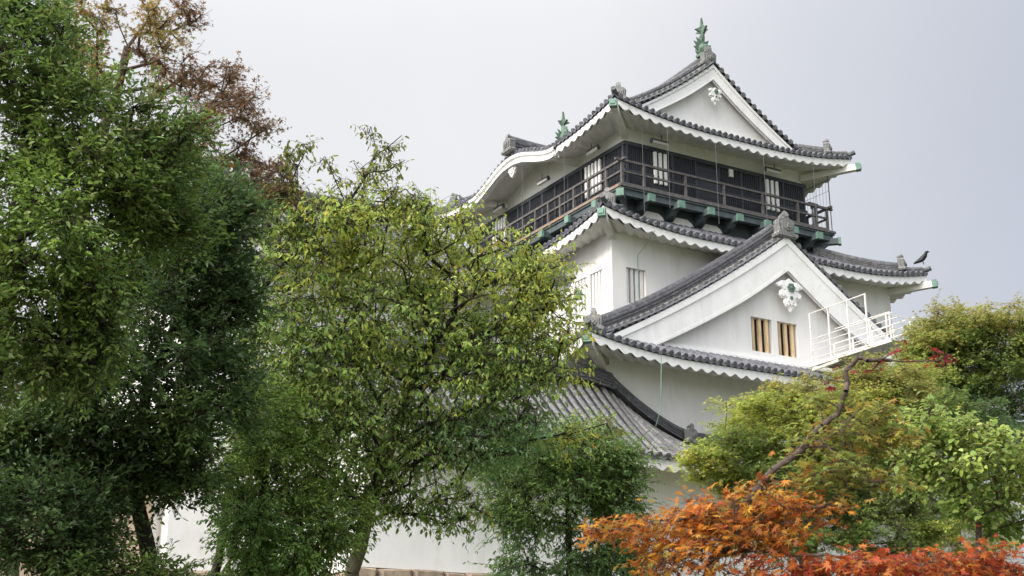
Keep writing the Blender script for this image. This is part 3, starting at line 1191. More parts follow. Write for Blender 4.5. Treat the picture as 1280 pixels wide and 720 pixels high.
# ---- third storey with the great gable
m = MB()
m.box(*T3, 9.4, 13.6)
w3 = bld(m, 'third_storey_wall', M['plaster'])
OV3 = 1.58
x0, x1, y0, y1 = T3[0] - OV3, T3[1] + OV3, T3[2] - OV3, T3[3] + OV3
GX = (x0 + x1) / 2
D3 = GX - x0
P3 = prof2(D3, 5.75, .76, .24)
f, b, l, r = rect_sides(x0, x1, y0, y1, 13.22, P3, .45, 4.5)
mt, me_ = MB(), MB()
mf, ms, mr, mo = MB(), MB(), MB(), MB()
for s_ in (f, b):
    rib_slope(mt, me_, s_, [(0, s_.L, lambda t, L=s_.L: min(t, L - t, OV3 + .03))])
V3 = 1.45                       # verge plane y = y0 + V3
W3 = OV3 + (T2[2] - T3[2])      # where the second storey's front wall rises
DW = T2[0] - x0                 # depth of the slope beside the second storey
L = l.L
for s_ in (l, r):
    rib_slope(mt, me_, s_, [(0, V3, lambda t: t), (V3, W3, lambda t: D3), (W3, L - W3, lambda t: DW + .02), (L - W3, L - V3, lambda t: D3), (L - V3, L, lambda t, L=L: L - t)])
for s_ in (f, b, l, r):
    under_eave(mf, ms, s_, OV3, h=.20, A=.115, p=.47)
rf3 = bld(mt, 'great_gable_roof', M['tile'], smooth=True)
pans(rf3)
bld(me_, 'eave_tile', M['tile'], rf3)
bld(mf, 'scalloped_fascia', M['trim'], rf3)
bld(ms, 'plastered_soffit', M['soffit'], rf3, smooth=True)
for s_ in (l, r):
    for vt, out in ((V3, -1 if s_ is r else 1), (L - V3, 1 if s_ is r else -1)):
        o_ = (0, -1, 0) if (s_.p0 + s_.et * vt)[1] < CY else (0, 1, 0)
        verge_rolls(rf3, s_, 0, 0, vt, 1.6, D3 - .25, o_, .66)
zt3 = 13.22 + P3(D3)
ridge_stack(mr, [(GX, y, zt3 - .02 + .1 * k) for k, y in zip((.0, -.3, -.5), (y0 + V3 + .12, y0 + V3 + 1, T2[2] + .1))], .44, .62)
oni_part(rf3, (GX - .02, y0 + V3 + .04, zt3 - .16), (0, -1), 1.15)
for s_ in (f, b, l, r):
    hip_ridge(rf3, s_, 1.6)
bld(mr, 'ridge', M['ridge'], rf3)
corner_beams(x0, x1, y0, y1, 13.24, 2.4, rf3)
YV = y0 + V3
gable_front(P3, 13.22, GX, D3, YV + .06, -1, 1.75, 1.12, 0, rf3, None, 0)
m = MB()
pts = [(GX - D3 + d, 13.22 + P3(d) - .12) for d in np.linspace(1.55, D3, 18)]
pts = pts + [(2 * GX - x, z) for x, z in pts[-2::-1]]
tri_poly(m, pts, YV + .36, T2[2] + .3)
gw = bld(m, 'gable_wall', M['plaster'], rf3)
GY = YV + .36
g_cuts = []
for a, b_ in ((2.66, 3.62), (3.88, 4.82)):
    g_cuts.append(opening(gw, (a, b_, 14.45, 15.72), 'x', GY, 3, M['bars'], 'wood_barred_window', .39, .3))
hole(gw, g_cuts)
m = MB()
m.box(GX - 6.2, GX + 6.2, GY - .1, GY + .02, 14.12, 14.22)
m.box(GX - 6.6, GX + 6.6, GY - .22, GY + .02, 13.86, 14.115)
bld(m, 'gable_moulding', M['trim'], rf3)
pendant((GX, YV + .0, 16.62), 1.05, -1, rf3)

# ---- lower roof over the first storey, rising into the wing on the left
YE, YT = -7.0, T3[2] - .02


def ztop(x):
    if x < -3.92:
        return 12.35
    if x > -.9:
        return 10.72
    u = (x + 3.92) / 3.02
    return 12.35 - 1.63 * (1.45 * u - .45 * u * u)


class Lower(Side):
    def z(s, t, d):
        x = s.p0[0] + t
        v = d / (YT - YE)
        return s.ze + (ztop(x) - s.ze) * (.82 * v + .18 * v * v) + s.up(t) * max(0, 1 - d / 3) ** 1.5


lo = Lower((-13.9, YE, 0), (1, 0, 0), (0, 1, 0), 28.6, 9.5, lambda d: 0, .4, 4)
mt, me_ = MB(), MB()
mf, ms, mr, mo = MB(), MB(), MB(), MB()
rib_slope(mt, me_, lo, [(0, lo.L, lambda t: min(YT - YE, lo.L - t + .05))], .33, .092)
under_eave(mf, ms, lo, 1.5, h=.2, A=.15, p=.5, diag=(False, False))
bk = Side((-3.95, -1.9, 0), (-1, 0, 0), (0, -1, 0), 9.95, 10.9, prof2(YT + 1.9, -.0, 1, 0), 0)
bk.z = lambda t, d: 10.9 + 1.45 * abs(d) / 2.0
rib_slope(mt, me_, bk, [(0, bk.L, lambda t: 2.0)], .31, .082, ends=False)
rf4 = bld(mt, 'lower_roof', M['tile_old'], smooth=True)
pans(rf4)
bld(me_, 'eave_tile', M['tile_old'], rf4)
bld(mf, 'scalloped_fascia', M['soffit'], rf4)
bld(ms, 'plastered_soffit', M['soffit'], rf4, smooth=True)
ridge_stack(mr, [(x, YT - .16, ztop(x) - .04) for x in np.linspace(-13.8, -3.7, 12)], .42, .6)
ridge_stack(mr, [(x, YT - .2, ztop(x) + .0) for x in np.linspace(-3.75, -.85, 12)], .44, .46)
ridge_stack(mr, [(x, YT - .2, ztop(x) - .03) for x in np.linspace(-.8, 13.5, 12)], .44, .42)
oni_part(rf4, (-.84, YT - .55, 10.62), (.25, -1), .72)
bld(mr, 'ridge', M['ridge'], rf4)
m = MB()
m.box(-13.0, 13.4, -5.5, -1.9, 5.85, 9.75)
m.box(-3.9, 12.7, -1.89, 15.5, 5.85, 9.5)
tri_poly(m, [(-12.9, 9.74), (-3.93, 9.74), (-3.93, 10.9), (-12.9, 10.9)], -2.1, -1.92)
bld(m, 'first_storey_wall', M['plaster'])

# hanging cords from the eaves
for (x, y, z0_, z1_) in ((-.05, -1.2, 19.0, 23.5), (.9, -1.52, 20.2, 23.4), (3.2, -1.52, 20.0, 23.4), (5.6, -1.52, 20.4, 23.4), (8.2, -1.52, 21.1, 23.4), (-1.52, 2.0, 20.5, 23.5), (-1.52, 5.2, 21, 23.9)):
    m = MB()
    m.tube([(x, y, z1_), (x + .01, y + .01, (z0_ + z1_) / 2), (x, y, z0_)], .010, 4)
    bld(m, 'hanging_cord', M['wire'])
m = MB()
m.tube([(-2.72, -5.54, 13.1), (-2.75, -5.5, 12), (-2.72, -5.3, 11.2), (-2.7, -5.1, 10.9)], .014, 5)
bld(m, 'earthing_cable', M['cable'])
m = MB()
m.tube([(-1.3, -3.5, 18.3), (-1.3, -2.9, 17.9), (-1.3, -2.42, 17.7), (-1.3, -2.42, 15.6)], .012, 5)
bld(m, 'earthing_cable', M['cable'])

# ---- white steel escape landing, projecting from the foot of the great gable towards the viewer
landing = thing('escape_landing', 'white steel escape landing with railings beside the large gable', 'landing', (OX + 5.5, OY - 6.2, 14.0))
LX0, LX1, LY0, LY1 = 4.9, 6.0, -8.1, -4.12
m = MB()
m.box(LX0, LX1, LY0, LY1, 14.12, 14.16)
bld(m, 'deck', M['steel'], landing)
for x in (LX0, LX1):
    m = MB()
    m.box(x - .03, x + .03, LY0 - .05, LY1, 14.02, 14.115)
    m.bar((x, -5.6, 13.95), (x, -4.25, 13.9), .05, .1)
    bld(m, 'beam', M['steel'], landing)
for x in (LX0, LX1):
    m = MB()
    for y, zt in ((-4.3, 16.0), (-5.25, 15.97), (-6.22, 15.95), (-7.1, 16.0), (-7.22, 15.02), (-8.0, 15.05)):
        if x == LX1:
            zt = min(zt, 15.02) if y != -7.1 else 15.5
        m.box(x - .024, x + .024, y - .024, y + .024, 14.12, zt)
    for z in (14.3, 14.57, 14.80, 15.02):
        m.tube([(x, -4.3, z), (x, -8.3 - .2 * math.sin(z * 9), z)], .017, 6)
    if x == LX0:
        m.tube([(x, -4.3, 15.98), (x, -7.1, 15.98)], .022, 6)
    else:
        m.tube([(x, -4.4, 15.55), (x, -7.1, 15.5)], .02, 6)
    bld(m, 'guard_rail', M['steel'], landing)
m = MB()
for z in (14.57, 15.02):
    m.tube([(LX0, -8.0, z), (LX1, -8.0, z)], .021, 6)
bld(m, 'end_rail', M['steel'], landing)
m = MB()
for k in range(9):
    m.box(LX1 + .12, LX1 + .9, -8.1 + k * .3, -7.92 + k * .3, 14.05 - k * .16, 14.08 - k * .16)
for q in (LX1 + .1, LX1 + .92):
    m.bar((q, -8.2, 14.05), (q, -5.4, 12.55), .05, .18)
    m.bar((q, -8.2, 14.95), (q, -5.4, 13.45), .035, .035)
bld(m, 'stair', M['greysteel'], landing)

# telescope on the balcony
tele = thing('viewing_telescope', 'small grey viewing telescope on a post at the balcony corner', 'telescope', (OX + 9.25, OY - .25, 21.0))
m = MB()
m.tube([(9.25, -.25, 21.0), (9.25, -.25, 22.25)], .07, 10)
m.tube([(9.25, -.25, 21.0), (9.25, -.25, 21.06)], .16, 12)
bld(m, 'post', M['greysteel'], tele)
m = MB()
m.tube([(8.98, -.30, 22.36), (9.5, -.2, 22.36)], [.085, .11], 10)
m.box(9.17, 9.33, -.33, -.17, 22.2, 22.3)
bld(m, 'tube', M['rail'], tele, smooth=True)

# ---- birds


def bird(name, label, p, d, s, material, cat):
    d = np.array(d, float)
    d /= np.linalg.norm(d)
    m = MB()
    c = np.array([p[0] + OX, p[1] + OY, p[2]])
    z = np.array([0, 0, 1.0])
    s2 = np.array([-d[1], d[0], 0])
    ax = [(-.34, .0, .02), (-.22, .05, .05), (-.1, .1, .085), (.0, .16, .10), (.09, .25, .085), (.13, .33, .062), (.16, .38, .058), (.20, .385, .04), (.27, .37, .008)]
    pts = [c + d * a * s + z * (b + .06) * s for a, b, _ in ax]
    m.tube(pts, [q * s for *_, q in ax], 9)
    for sg in (-1, 1):
        m.plate([(-.3, .02), (-.05, .2), (.06, .2), (.02, .1), (-.14, .04)], c + s2 * sg * .085 * s + z * .06 * s, d * s, z * s, s2, .02 * s)
        m.tube([c + s2 * sg * .04 * s + z * .12 * s, c + s2 * sg * .04 * s + d * .02 * s - z * .01], .012 * s, 5)
    o = m.build(name, material, smooth=True)
    return tag(o, label, cat)


bird('crow', 'black crow perched on the upturned roof corner at the right', (12.15, -3.2, 19.42), (.5, -.8, 0), 1.1, M['crow'], 'bird')
bird('pigeon', 'small dark bird standing on the far left of the top roof', (-1.15, 11.1, 24.22), (-.6, .8, 0), .8, M['pigeon'], 'bird')

# ------------------------------------------------------------------ small keep at the left
sk = thing('small_keep', 'smaller white keep with a grey tiled roof half hidden behind the leafy trees', 'castle', (OX - 11.3, OY + 2.2, 5.9))
KX0, KX1, KY0, KY1 = -17.3, -5.6, -1.8, 6.2
m = MB()
m.box(KX0, KX1, KY0, KY1, 5.9, 15.75)
swall = bld(m, 'wall', M['plaster'], sk)
hole(swall, [(-12.6, -11.7, KY0 - .1, KY0 + .3, 12.3, 13.6), (-9.2, -8.3, KY0 - .1, KY0 + .3, 12.3, 13.6)])
m = MB()
for a in (-12.6, -9.2):
    for k in range(4):
        m.box(a + .05 + k * .225, a + .2 + k * .225, KY0 + .04, KY0 + .18, 12.29, 13.61)
bld(m, 'window_bar', M['plaster'], sk)
OVS = 1.15
x0, x1, y0, y1 = KX0 - OVS, KX1 + OVS, KY0 - OVS, KY1 + OVS
DS = (y1 - y0) / 2
PS = prof2(DS, 3.4, .74, .26)
f, b, l, r = rect_sides(x0, x1, y0, y1, 15.55, PS, .5, 4)
mt, me_ = MB(), MB()
mf, ms, mr, mo = MB(), MB(), MB(), MB()
for s_ in (f, b):
    L = s_.L
    rib_slope(mt, me_, s_, [(0, 3.2, lambda t: t), (3.2, L - 3.2, lambda t: DS), (L - 3.2, L, lambda t, L=L: L - t)])
for s_ in (l, r):
    rib_slope(mt, me_, s_, [(0, s_.L, lambda t, L=s_.L: min(t, L - t, 3.6))])
for s_ in (f, b, l, r):
    under_eave(mf, ms, s_, OVS, h=.20, A=.115, p=.47)
skr = bld(mt, 'roof', M['tile'], sk, smooth=True)
pans(skr)
bld(me_, 'eave_tile', M['tile'], skr)
bld(mf, 'scalloped_fascia', M['trim'], skr)
bld(ms, 'plastered_soffit', M['soffit'], skr, smooth=True)
ym = (y0 + y1) / 2
zs = 15.55 + 3.4
ridge_stack(mr, [(x, ym, zs + .25 * abs((x - (x0 + x1) / 2) / 4) ** 2) for x in np.linspace(x0 + 3.1, x1 - 3.1, 9)], .42, .6)
oni_part(skr, (x0 + 3.0, ym, zs + .3), (-1, 0), 1.0)
oni_part(skr, (x1 - 3.0, ym, zs + .3), (1, 0), 1.0)
for s_ in (f, b, l, r):
    hip_ridge(skr, s_, 3.5)
bld(mr, 'ridge', M['ridge'], skr)
for xx in (x0 + 3.3, x1 - 3.3):
    m = MB()
    n = 12
    pts = [(y0 + d, 15.55 + PS(d) - .12) for d in np.linspace(3.0, DS, n)]
    pts = pts + [(2 * ym - y, z) for y, z in pts[-2::-1]]
    k = len(pts)
    m.add([(xx - .1, y, z) for y, z in pts] + [(xx + .1, y, z) for y, z in pts], [tuple(range(k)), tuple(range(2 * k - 1, k - 1, -1))] + [(i, i + k, (i + 1) % k + k, (i + 1) % k) for i in range(k)])
    bld(m, 'gable_wall', M['plaster'], skr)
corner_beams(x0, x1, y0, y1, 15.55, 2.0, skr)
# mid-height skirt roof over its front
SM = Side((KX0 - .9, KY0 - .95, 0), (1, 0, 0), (0, 1, 0), KX1 - KX0 + 1.0, 10.75, prof2(.95, .6, .9, .1), .25, 3)

# ------------------------------------------------------------------ stone bases


def stone_base(name, label, x0, x1, ytop, ztop_, zbot, batter, seed, side_len=3.0):
    rs = random.Random(seed)
    m = MB()
    z = ztop_
    core = []
    while z > zbot:
        h = rs.uniform(.34, .58)
        x = x0 - rs.uniform(0, .3)
        y = ytop - batter * ((ztop_ - z) / (ztop_ - zbot)) ** 1.3
        while x < x1:
            w = rs.uniform(.45, 1.15)
            dy = rs.uniform(-.05, .05)
            q = .018
            cx_, cz = x + w / 2, z - h / 2
            hx, hz = w / 2 - q, h / 2 - q
            j = lambda k=.05: rs.uniform(-k, k)
            fr = [(cx_ - hx + j(), cz - hz + j()), (cx_ + hx + j(), cz - hz + j()), (cx_ + hx + j(), cz + hz + j(.03)), (cx_ - hx + j(), cz + hz + j(.03))]
            fy = y + dy
            ins = [(cx_ + (a - cx_) * .8, cz + (c - cz) * .72) for a, c in fr]
            vs = [(a, fy - .09, c) for a, c in ins] + [(a, fy, c) for a, c in fr] + [(a, fy + .5, c) for a, c in fr]
            m.add(vs, [(0, 1, 2, 3)] + [(i, 4 + i, 4 + (i + 1) % 4, (i + 1) % 4) for i in range(4)] + [(4 + i, 8 + i, 8 + (i + 1) % 4, 4 + (i + 1) % 4) for i in range(4)] + [(11, 10, 9, 8)])
            x += w
        z -= h
    m.box(x0 + .1, x1 - .1, ytop + .12, ytop + side_len, zbot, ztop_ - .05)
    m.v = [(x + OX, y + OY, z) for x, y, z in m.v]
    return tag(m.build(name, M['stone']), label, 'stone wall')


stone_base('stone_wall', 'tan block stone wall under the first storey of the main keep', -13.1, 13.6, -5.62, 5.85, 1.6, 1.6, 3)
stone_base('stone_wall', 'tan block stone wall under the smaller keep behind the dark trees', -17.6, -13.2, -1.92, 5.9, 1.6, 1.2, 5)

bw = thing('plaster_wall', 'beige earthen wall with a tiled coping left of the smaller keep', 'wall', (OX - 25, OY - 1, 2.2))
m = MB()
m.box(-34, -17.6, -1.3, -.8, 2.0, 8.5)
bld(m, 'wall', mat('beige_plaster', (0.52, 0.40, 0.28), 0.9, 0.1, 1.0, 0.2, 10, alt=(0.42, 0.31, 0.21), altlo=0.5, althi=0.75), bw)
m = MB()
for sg in (-1, 1):
    m.add([(-34.2, -1.05, 8.95), (-17.6, -1.05, 8.95), (-17.6, -1.05 + sg * .6, 8.5), (-34.2, -1.05 + sg * .6, 8.5)], [(0, 1, 2, 3)])
    for x in np.arange(-34.1, -17.6, .3):
        m.tube([(x, -1.05, 8.98), (x, -1.05 + sg * .62, 8.53)], .075, 7)
m.tube([(-34.2, -1.05, 9.05), (-17.6, -1.05, 9.05)], .13, 8)
bld(m, 'coping', M['tile'], bw)

# ------------------------------------------------------------------ TREES


def ground_z(p):
    k = min(max((p[0] * FW[0] + p[1] * FW[1]) / 40, 0), 1)
    return 2.2 * k * k * (3 - 2 * k)


TPL = {}
TPL['oval'] = (np.array([(0, 0, 0), (.3, .5, .12), (.72, .38, .1), (1, 0, -.05), (.72, -.38, .1), (.3, -.5, .12)]), [(0, 1, 2, 3), (0, 3, 4, 5)])


def lobed(angs, lens, notch, cup=.06):
    vs = [(0, 0, 0)]
    k = len(angs)
    for i, (a, q) in enumerate(zip(angs, lens)):
        vs.append((math.cos(R(a)) * q, math.sin(R(a)) * q, -.10 * q))
        if i < k - 1:
            am = (a + angs[i + 1]) / 2
            vs.append((math.cos(R(am)) * notch, math.sin(R(am)) * notch, cup))
    n = len(vs)
    return np.array(vs), [(0, i, i + 1) for i in range(1, n - 1)]


TPL['maple7'] = lobed((-128, -84, -42, 0, 42, 84, 128), (.45, .78, .94, 1.0, .94, .78, .45), .34)
TPL['maple5'] = lobed((-110, -55, 0, 55, 110), (.6, .9, 1, .9, .6), .36)
TPL['broad'] = (np.array([(0, 0, 0), (.12, .38, .07), (.5, .5, .09), (.85, .25, .03), (1.05, 0, -.08), (.85, -.25, .03), (.5, -.5, .09), (.12, -.38, .07), (.5, 0, 0)]),
                [(0, 1, 2, 8), (8, 2, 3, 4), (8, 4, 5, 6), (0, 8, 6, 7)])


def unit(a):
    return a / (np.linalg.norm(a, axis=-1, keepdims=True) + 1e-9)


def leaf_mesh(name, tpl, wid, base, axis, normal, length, col, material, parent):
    tv, tf = TPL[tpl]
    tv = tv * np.array([1, wid, 1 if tpl.startswith('maple') else wid * 1.4])
    axis = unit(axis)
    side = unit(np.cross(normal, axis))
    nor = np.cross(axis, side)
    n, k = len(base), len(tv)
    L = length[:, None, None]
    V = base[:, None, :] + L * (tv[None, :, 0:1] * axis[:, None, :] + tv[None, :, 1:2] * side[:, None, :] + tv[None, :, 2:3] * nor[:, None, :])
    V = V.reshape(-1, 3)
    sizes = np.array([len(q) for q in tf])
    flat = np.concatenate([np.array(q) for q in tf])
    loops = (np.arange(n)[:, None] * k + flat[None, :]).ravel().astype(np.int32)
    tot = np.tile(sizes, n).astype(np.int32)
    start = np.concatenate([[0], np.cumsum(tot)[:-1]]).astype(np.int32)
    me = bpy.data.meshes.new(name)
    me.vertices.add(len(V))
    me.vertices.foreach_set('co', V.astype(np.float32).ravel())
    me.loops.add(len(loops))
    me.loops.foreach_set('vertex_index', loops)
    me.polygons.add(len(tot))
    me.polygons.foreach_set('loop_start', start)
    me.polygons.foreach_set('loop_total', tot)
    at_ = me.attributes.new('tint', 'FLOAT_COLOR', 'POINT')
    c4 = np.ones((n, k, 4), np.float32)
    c4[:, :, :3] = col[:, None, :]
    at_.data.foreach_set('color', c4.ravel())
    me.update(calc_edges=True)
    me.materials.append(material)
    o = bpy.data.objects.new(name, me)
    COL.objects.link(o)
    link(o, parent)
    return o


def grow(trunk, targets, rnd, extra=(), step=.35, tip=.006, up=.25, bend=.25, back=.12, power=2.3):
    """limbs from the trunk to every clump of leaves; returns nodes, parents, radii"""
    pos, par, dist = [np.array(trunk[0], float)], [-1], [0.0]
    for a, b in zip(trunk[:-1], trunk[1:]):
        a, b = np.array(a, float), np.array(b, float)
        n = max(2, int(np.linalg.norm(b - a) / step))
        for i in range(1, n + 1):
            q = a + (b - a) * i / n + rnd.normal(0, .012, 3)
            pos.append(q)
            par.append(len(pos) - 2)
            dist.append(dist[-1] + np.linalg.norm(pos[-1] - pos[-2]))
    n0 = len(pos)
    for pl in extra:
        pl = [np.array(q, float) for q in pl]
        j = int(np.argmin(np.linalg.norm(np.array(pos) - pl[0], axis=1)))
        for a, b in zip([pos[j]] + pl[:-1], pl):
            n = max(1, int(np.linalg.norm(b - a) / step))
            for i in range(1, n + 1):
                q = a + (b - a) * i / n + rnd.normal(0, .02, 3)
                pos.append(q)
                dist.append(dist[j] + np.linalg.norm(q - pos[j]))
                par.append(j)
                j = len(pos) - 1
    first = max(1, int(n0 * .35))
    T = np.array(targets)
    tp = np.array(pos[first:])
    order = np.argsort(np.min(np.linalg.norm(T[:, None] - tp[None], axis=2), axis=1))
    endnode = np.zeros(len(T), int)
    for ti in order:
        t = T[ti]
        A = np.array(pos)
        D = np.array(dist)
        dd = np.linalg.norm(A - t, axis=1)
        cost = dd + back * D + np.maximum(0, (A[:, 2] - t[2])) * up
        cost[:first] += 50
        j = int(np.argmin(cost))
        a = A[j]
        L = dd[j]
        if par[j] >= 0:
            din = A[j] - A[par[j]]
            din /= np.linalg.norm(din) + 1e-9
        else:
            din = np.array([0, 0, 1.0])
        c = a + din * L * bend + (t - a) * .35 + np.array([0, 0, L * .06])
        n = max(1, int(L / step))
        prev = j
        for i in range(1, n + 1):
            u = i / n
            q = (1 - u) ** 2 * a + 2 * u * (1 - u) * c + u * u * t + (rnd.normal(0, .03, 3) if i < n else 0)
            pos.append(q)
            par.append(prev)
            dist.append(dist[prev] + np.linalg.norm(q - pos[prev]))
            prev = len(pos) - 1
        endnode[ti] = prev
    acc = np.zeros(len(pos))
    has = np.zeros(len(pos), bool)
    for i in range(len(pos) - 1, 0, -1):
        if not has[i]:
            acc[i] = tip ** power
        acc[par[i]] += acc[i]
        has[par[i]] = True
    rad = acc ** (1 / power)
    return np.array(pos), np.array(par), rad, n0, endnode


def tubes(A, B, ra, rb, n):
    """many separate tapered tubes as one vertex / face list"""
    d = unit(B - A)
    ref = np.where(np.abs(d[:, 2:3]) < .9, np.array([[0, 0, 1.0]]), np.array([[1.0, 0, 0]]))
    u = unit(np.cross(ref, d))
    v = np.cross(d, u)
    t = np.arange(n) * 2 * math.pi / n
    ring = u[:, None, :] * np.cos(t)[None, :, None] + v[:, None, :] * np.sin(t)[None, :, None]
    V = np.concatenate([A[:, None] + ring * ra[:, None, None], B[:, None] + ring * rb[:, None, None]], axis=1)
    k = np.arange(n)
    q = np.stack([k, (k + 1) % n, (k + 1) % n + n, k + n], axis=1)
    Fc = (np.arange(len(A))[:, None, None] * 2 * n + q[None]).reshape(-1, 4)
    return V.reshape(-1, 3), Fc


def tube_mesh(name, parts, material, parent):
    vs, fs, o = [], [], 0
    for V, Fc in parts:
        vs.append(V)
        fs.append(Fc + o)
        o += len(V)
    V, Fc = np.concatenate(vs), np.concatenate(fs).astype(np.int32)
    me = bpy.data.meshes.new(name)
    me.vertices.add(len(V))
    me.vertices.foreach_set('co', V.astype(np.float32).ravel())
    me.loops.add(Fc.size)
    me.loops.foreach_set('vertex_index', Fc.ravel())
    me.polygons.add(len(Fc))
    me.polygons.foreach_set('loop_start', (np.arange(len(Fc)) * 4).astype(np.int32))
    me.polygons.foreach_set('loop_total', np.full(len(Fc), 4, np.int32))
    me.update(calc_edges=True)
    me.polygons.foreach_set('use_smooth', np.ones(len(Fc), bool))
    me.materials.append(material)
    ob = bpy.data.objects.new(name, me)
    COL.objects.link(ob)
    link(ob, parent)
    return ob


def tree(name, label, trunk, blobs, leaf, bark, leafmat, seed, cat='tree', palette=None, limb=None, maxr=.3, extra=(), bark2=None):
    """blobs: (px, py, half-width, half-height [photo px], distance m, half-depth m, clumps, palette key)
    leaf: dict of shape and habit"""
    rnd = np.random.RandomState(seed)
    P, K = [], []
    for bx_, by_, rx, ry, d, rd, n, key in blobs:
        c = at(bx_, by_, d)
        s = d / (FPX * 1280)
        for _ in range(max(1, int(round(n * (1 if key == 's' else leaf.get('mult', 1)))))):
            v = rnd.normal(0, 1, 3)
            v /= np.linalg.norm(v)
            v *= rnd.uniform(.15, 1) ** .45
            P.append(c + RT * v[0] * rx * s + np.array([0, 0, 1]) * v[1] * ry * s + np.array([FW[0], FW[1], 0]) / math.hypot(FW[0], FW[1]) * v[2] * rd)
            K.append(key)
    P = np.array(P)
    base = np.array(trunk[0], float)
    base[2] = ground_z(base) - .15
    root = thing(name, label, cat, tuple(base))
    tr = [base] + [np.array(q, float) for q in trunk[1:]]
    pos, par, rad, n0, endn = grow(tr, P, rnd, extra, **(limb or {}))
    sc = maxr / rad[0]
    rad = np.maximum(rad * (sc if sc < 1.6 else 1.6), .004)
    rad[:n0] = np.maximum(rad[:n0], np.linspace(maxr, maxr * .3, n0))
    i = np.arange(1, len(pos))
    tk = i < n0
    it, ib = i[tk], i[~tk]
    tube_mesh('trunk', [tubes(pos[par[it]], pos[it], rad[par[it]], rad[it], 10)], bark, root)
    # leaf twigs
    kk, nl = leaf['twigs'], leaf['leaves']
    cen = P.mean(axis=0)
    n = len(P)
    out = unit(P - cen)
    dirs = rnd.normal(0, 1, (n, kk, 3)) + out[:, None, :] * leaf.get('out', .5)
    dirs[:, :, 2] *= leaf.get('flat', 1.0)
    dirs = unit(dirs)
    ksc = np.array([leaf.get('scale', {}).get(q, 1.0) for q in K])
    rc = leaf['rc'] * rnd.uniform(.7, 1.25, (n, kk, 1)) * ksc[:, None, None]
    A = P[:, None, :] + rnd.normal(0, leaf['rc'] * .16, (n, kk, 3)) * ksc[:, None, None]
    B = A + dirs * rc
    B[:, :, 2] -= leaf.get('sag', .0) * rc[:, :, 0]
    Bm = (A + B) / 2 + rnd.normal(0, .02, A.shape)
    A2, B2 = A.reshape(-1, 3), B.reshape(-1, 3)
    parts = [tubes(pos[par[ib]], pos[ib], np.minimum(rad[par[ib]], rad[ib] * 1.35), rad[ib], 6)]
    C0 = np.repeat(P, kk, axis=0)
    tw = leaf.get('twig_r', .004)
    one = np.ones(len(A2))
    parts.append(tubes(C0, A2, one * tw * 1.3, one * tw, 3))
    parts.append(tubes(A2, B2, one * tw, one * tw * .5, 3))
    tube_mesh('branch', parts, bark2 or bark, root)
    # leaves
    sN = np.linspace(.12, 1.0, nl)
    u = sN[None, None, :, None]
    base_p = (A[:, :, None, :] + (B - A)[:, :, None, :] * u)
    base_p = base_p + rnd.normal(0, leaf.get('scatter', .015), base_p.shape)
    tdir = unit(B - A)[:, :, None, :]
    upv = np.array([0, 0, 1.0])
    sd = unit(np.cross(np.broadcast_to(tdir, base_p.shape), upv) + 1e-4)
    alt = np.where(np.arange(nl) % 2 == 0, 1.0, -1.0)[None, None, :, None]
    ax = tdir * leaf.get('along', .5) + sd * alt * leaf.get('splay', .8) + rnd.normal(0, leaf.get('wild', .35), base_p.shape)
    ax[..., 2] -= leaf.get('droop', .3)
    nr = np.broadcast_to(upv, base_p.shape) + rnd.normal(0, leaf.get('tilt', .5), base_p.shape) + (out[:, None, None, :] * leaf.get('face', .3))
    base_p, ax, nr = base_p.reshape(-1, 3), ax.reshape(-1, 3), nr.reshape(-1, 3)
    nL = len(base_p)
    kp = np.array([leaf.get('keeps', {}).get(q, 1.0) for q in K])
    keep_ = rnd.uniform(0, 1, nL) < np.repeat(kp, kk * nl) * leaf.get('keep', 1.0)
    ln = leaf['len'] * rnd.uniform(.52, 1.3, nL)
    # colours: real leaf-to-leaf and spray-to-spray variation
    col = np.zeros((n, kk * nl, 3))
    for i_, key in enumerate(K):
        cs, ps = palette[key]
        w = np.array(ps, float) ** 1.0
        # one dominant hue per clump, single leaves differ
        dom = rnd.choice(len(cs), p=w / w.sum())
        pick = np.where(rnd.uniform(0, 1, kk * nl) < .45, dom, rnd.choice(len(cs), size=kk * nl, p=w / w.sum()))
        col[i_] = np.array(cs)[pick] * rnd.uniform(.85, 1.15)
    col = col.reshape(-1, 3) * rnd.uniform(.72, 1.28, (nL, 1)) * rnd.uniform(.92, 1.08, (nL, 3))
    leaf_mesh('crown', leaf['shape'], leaf['wid'], base_p[keep_], ax[keep_], nr[keep_], ln[keep_], col[keep_], leafmat, root)
    return root


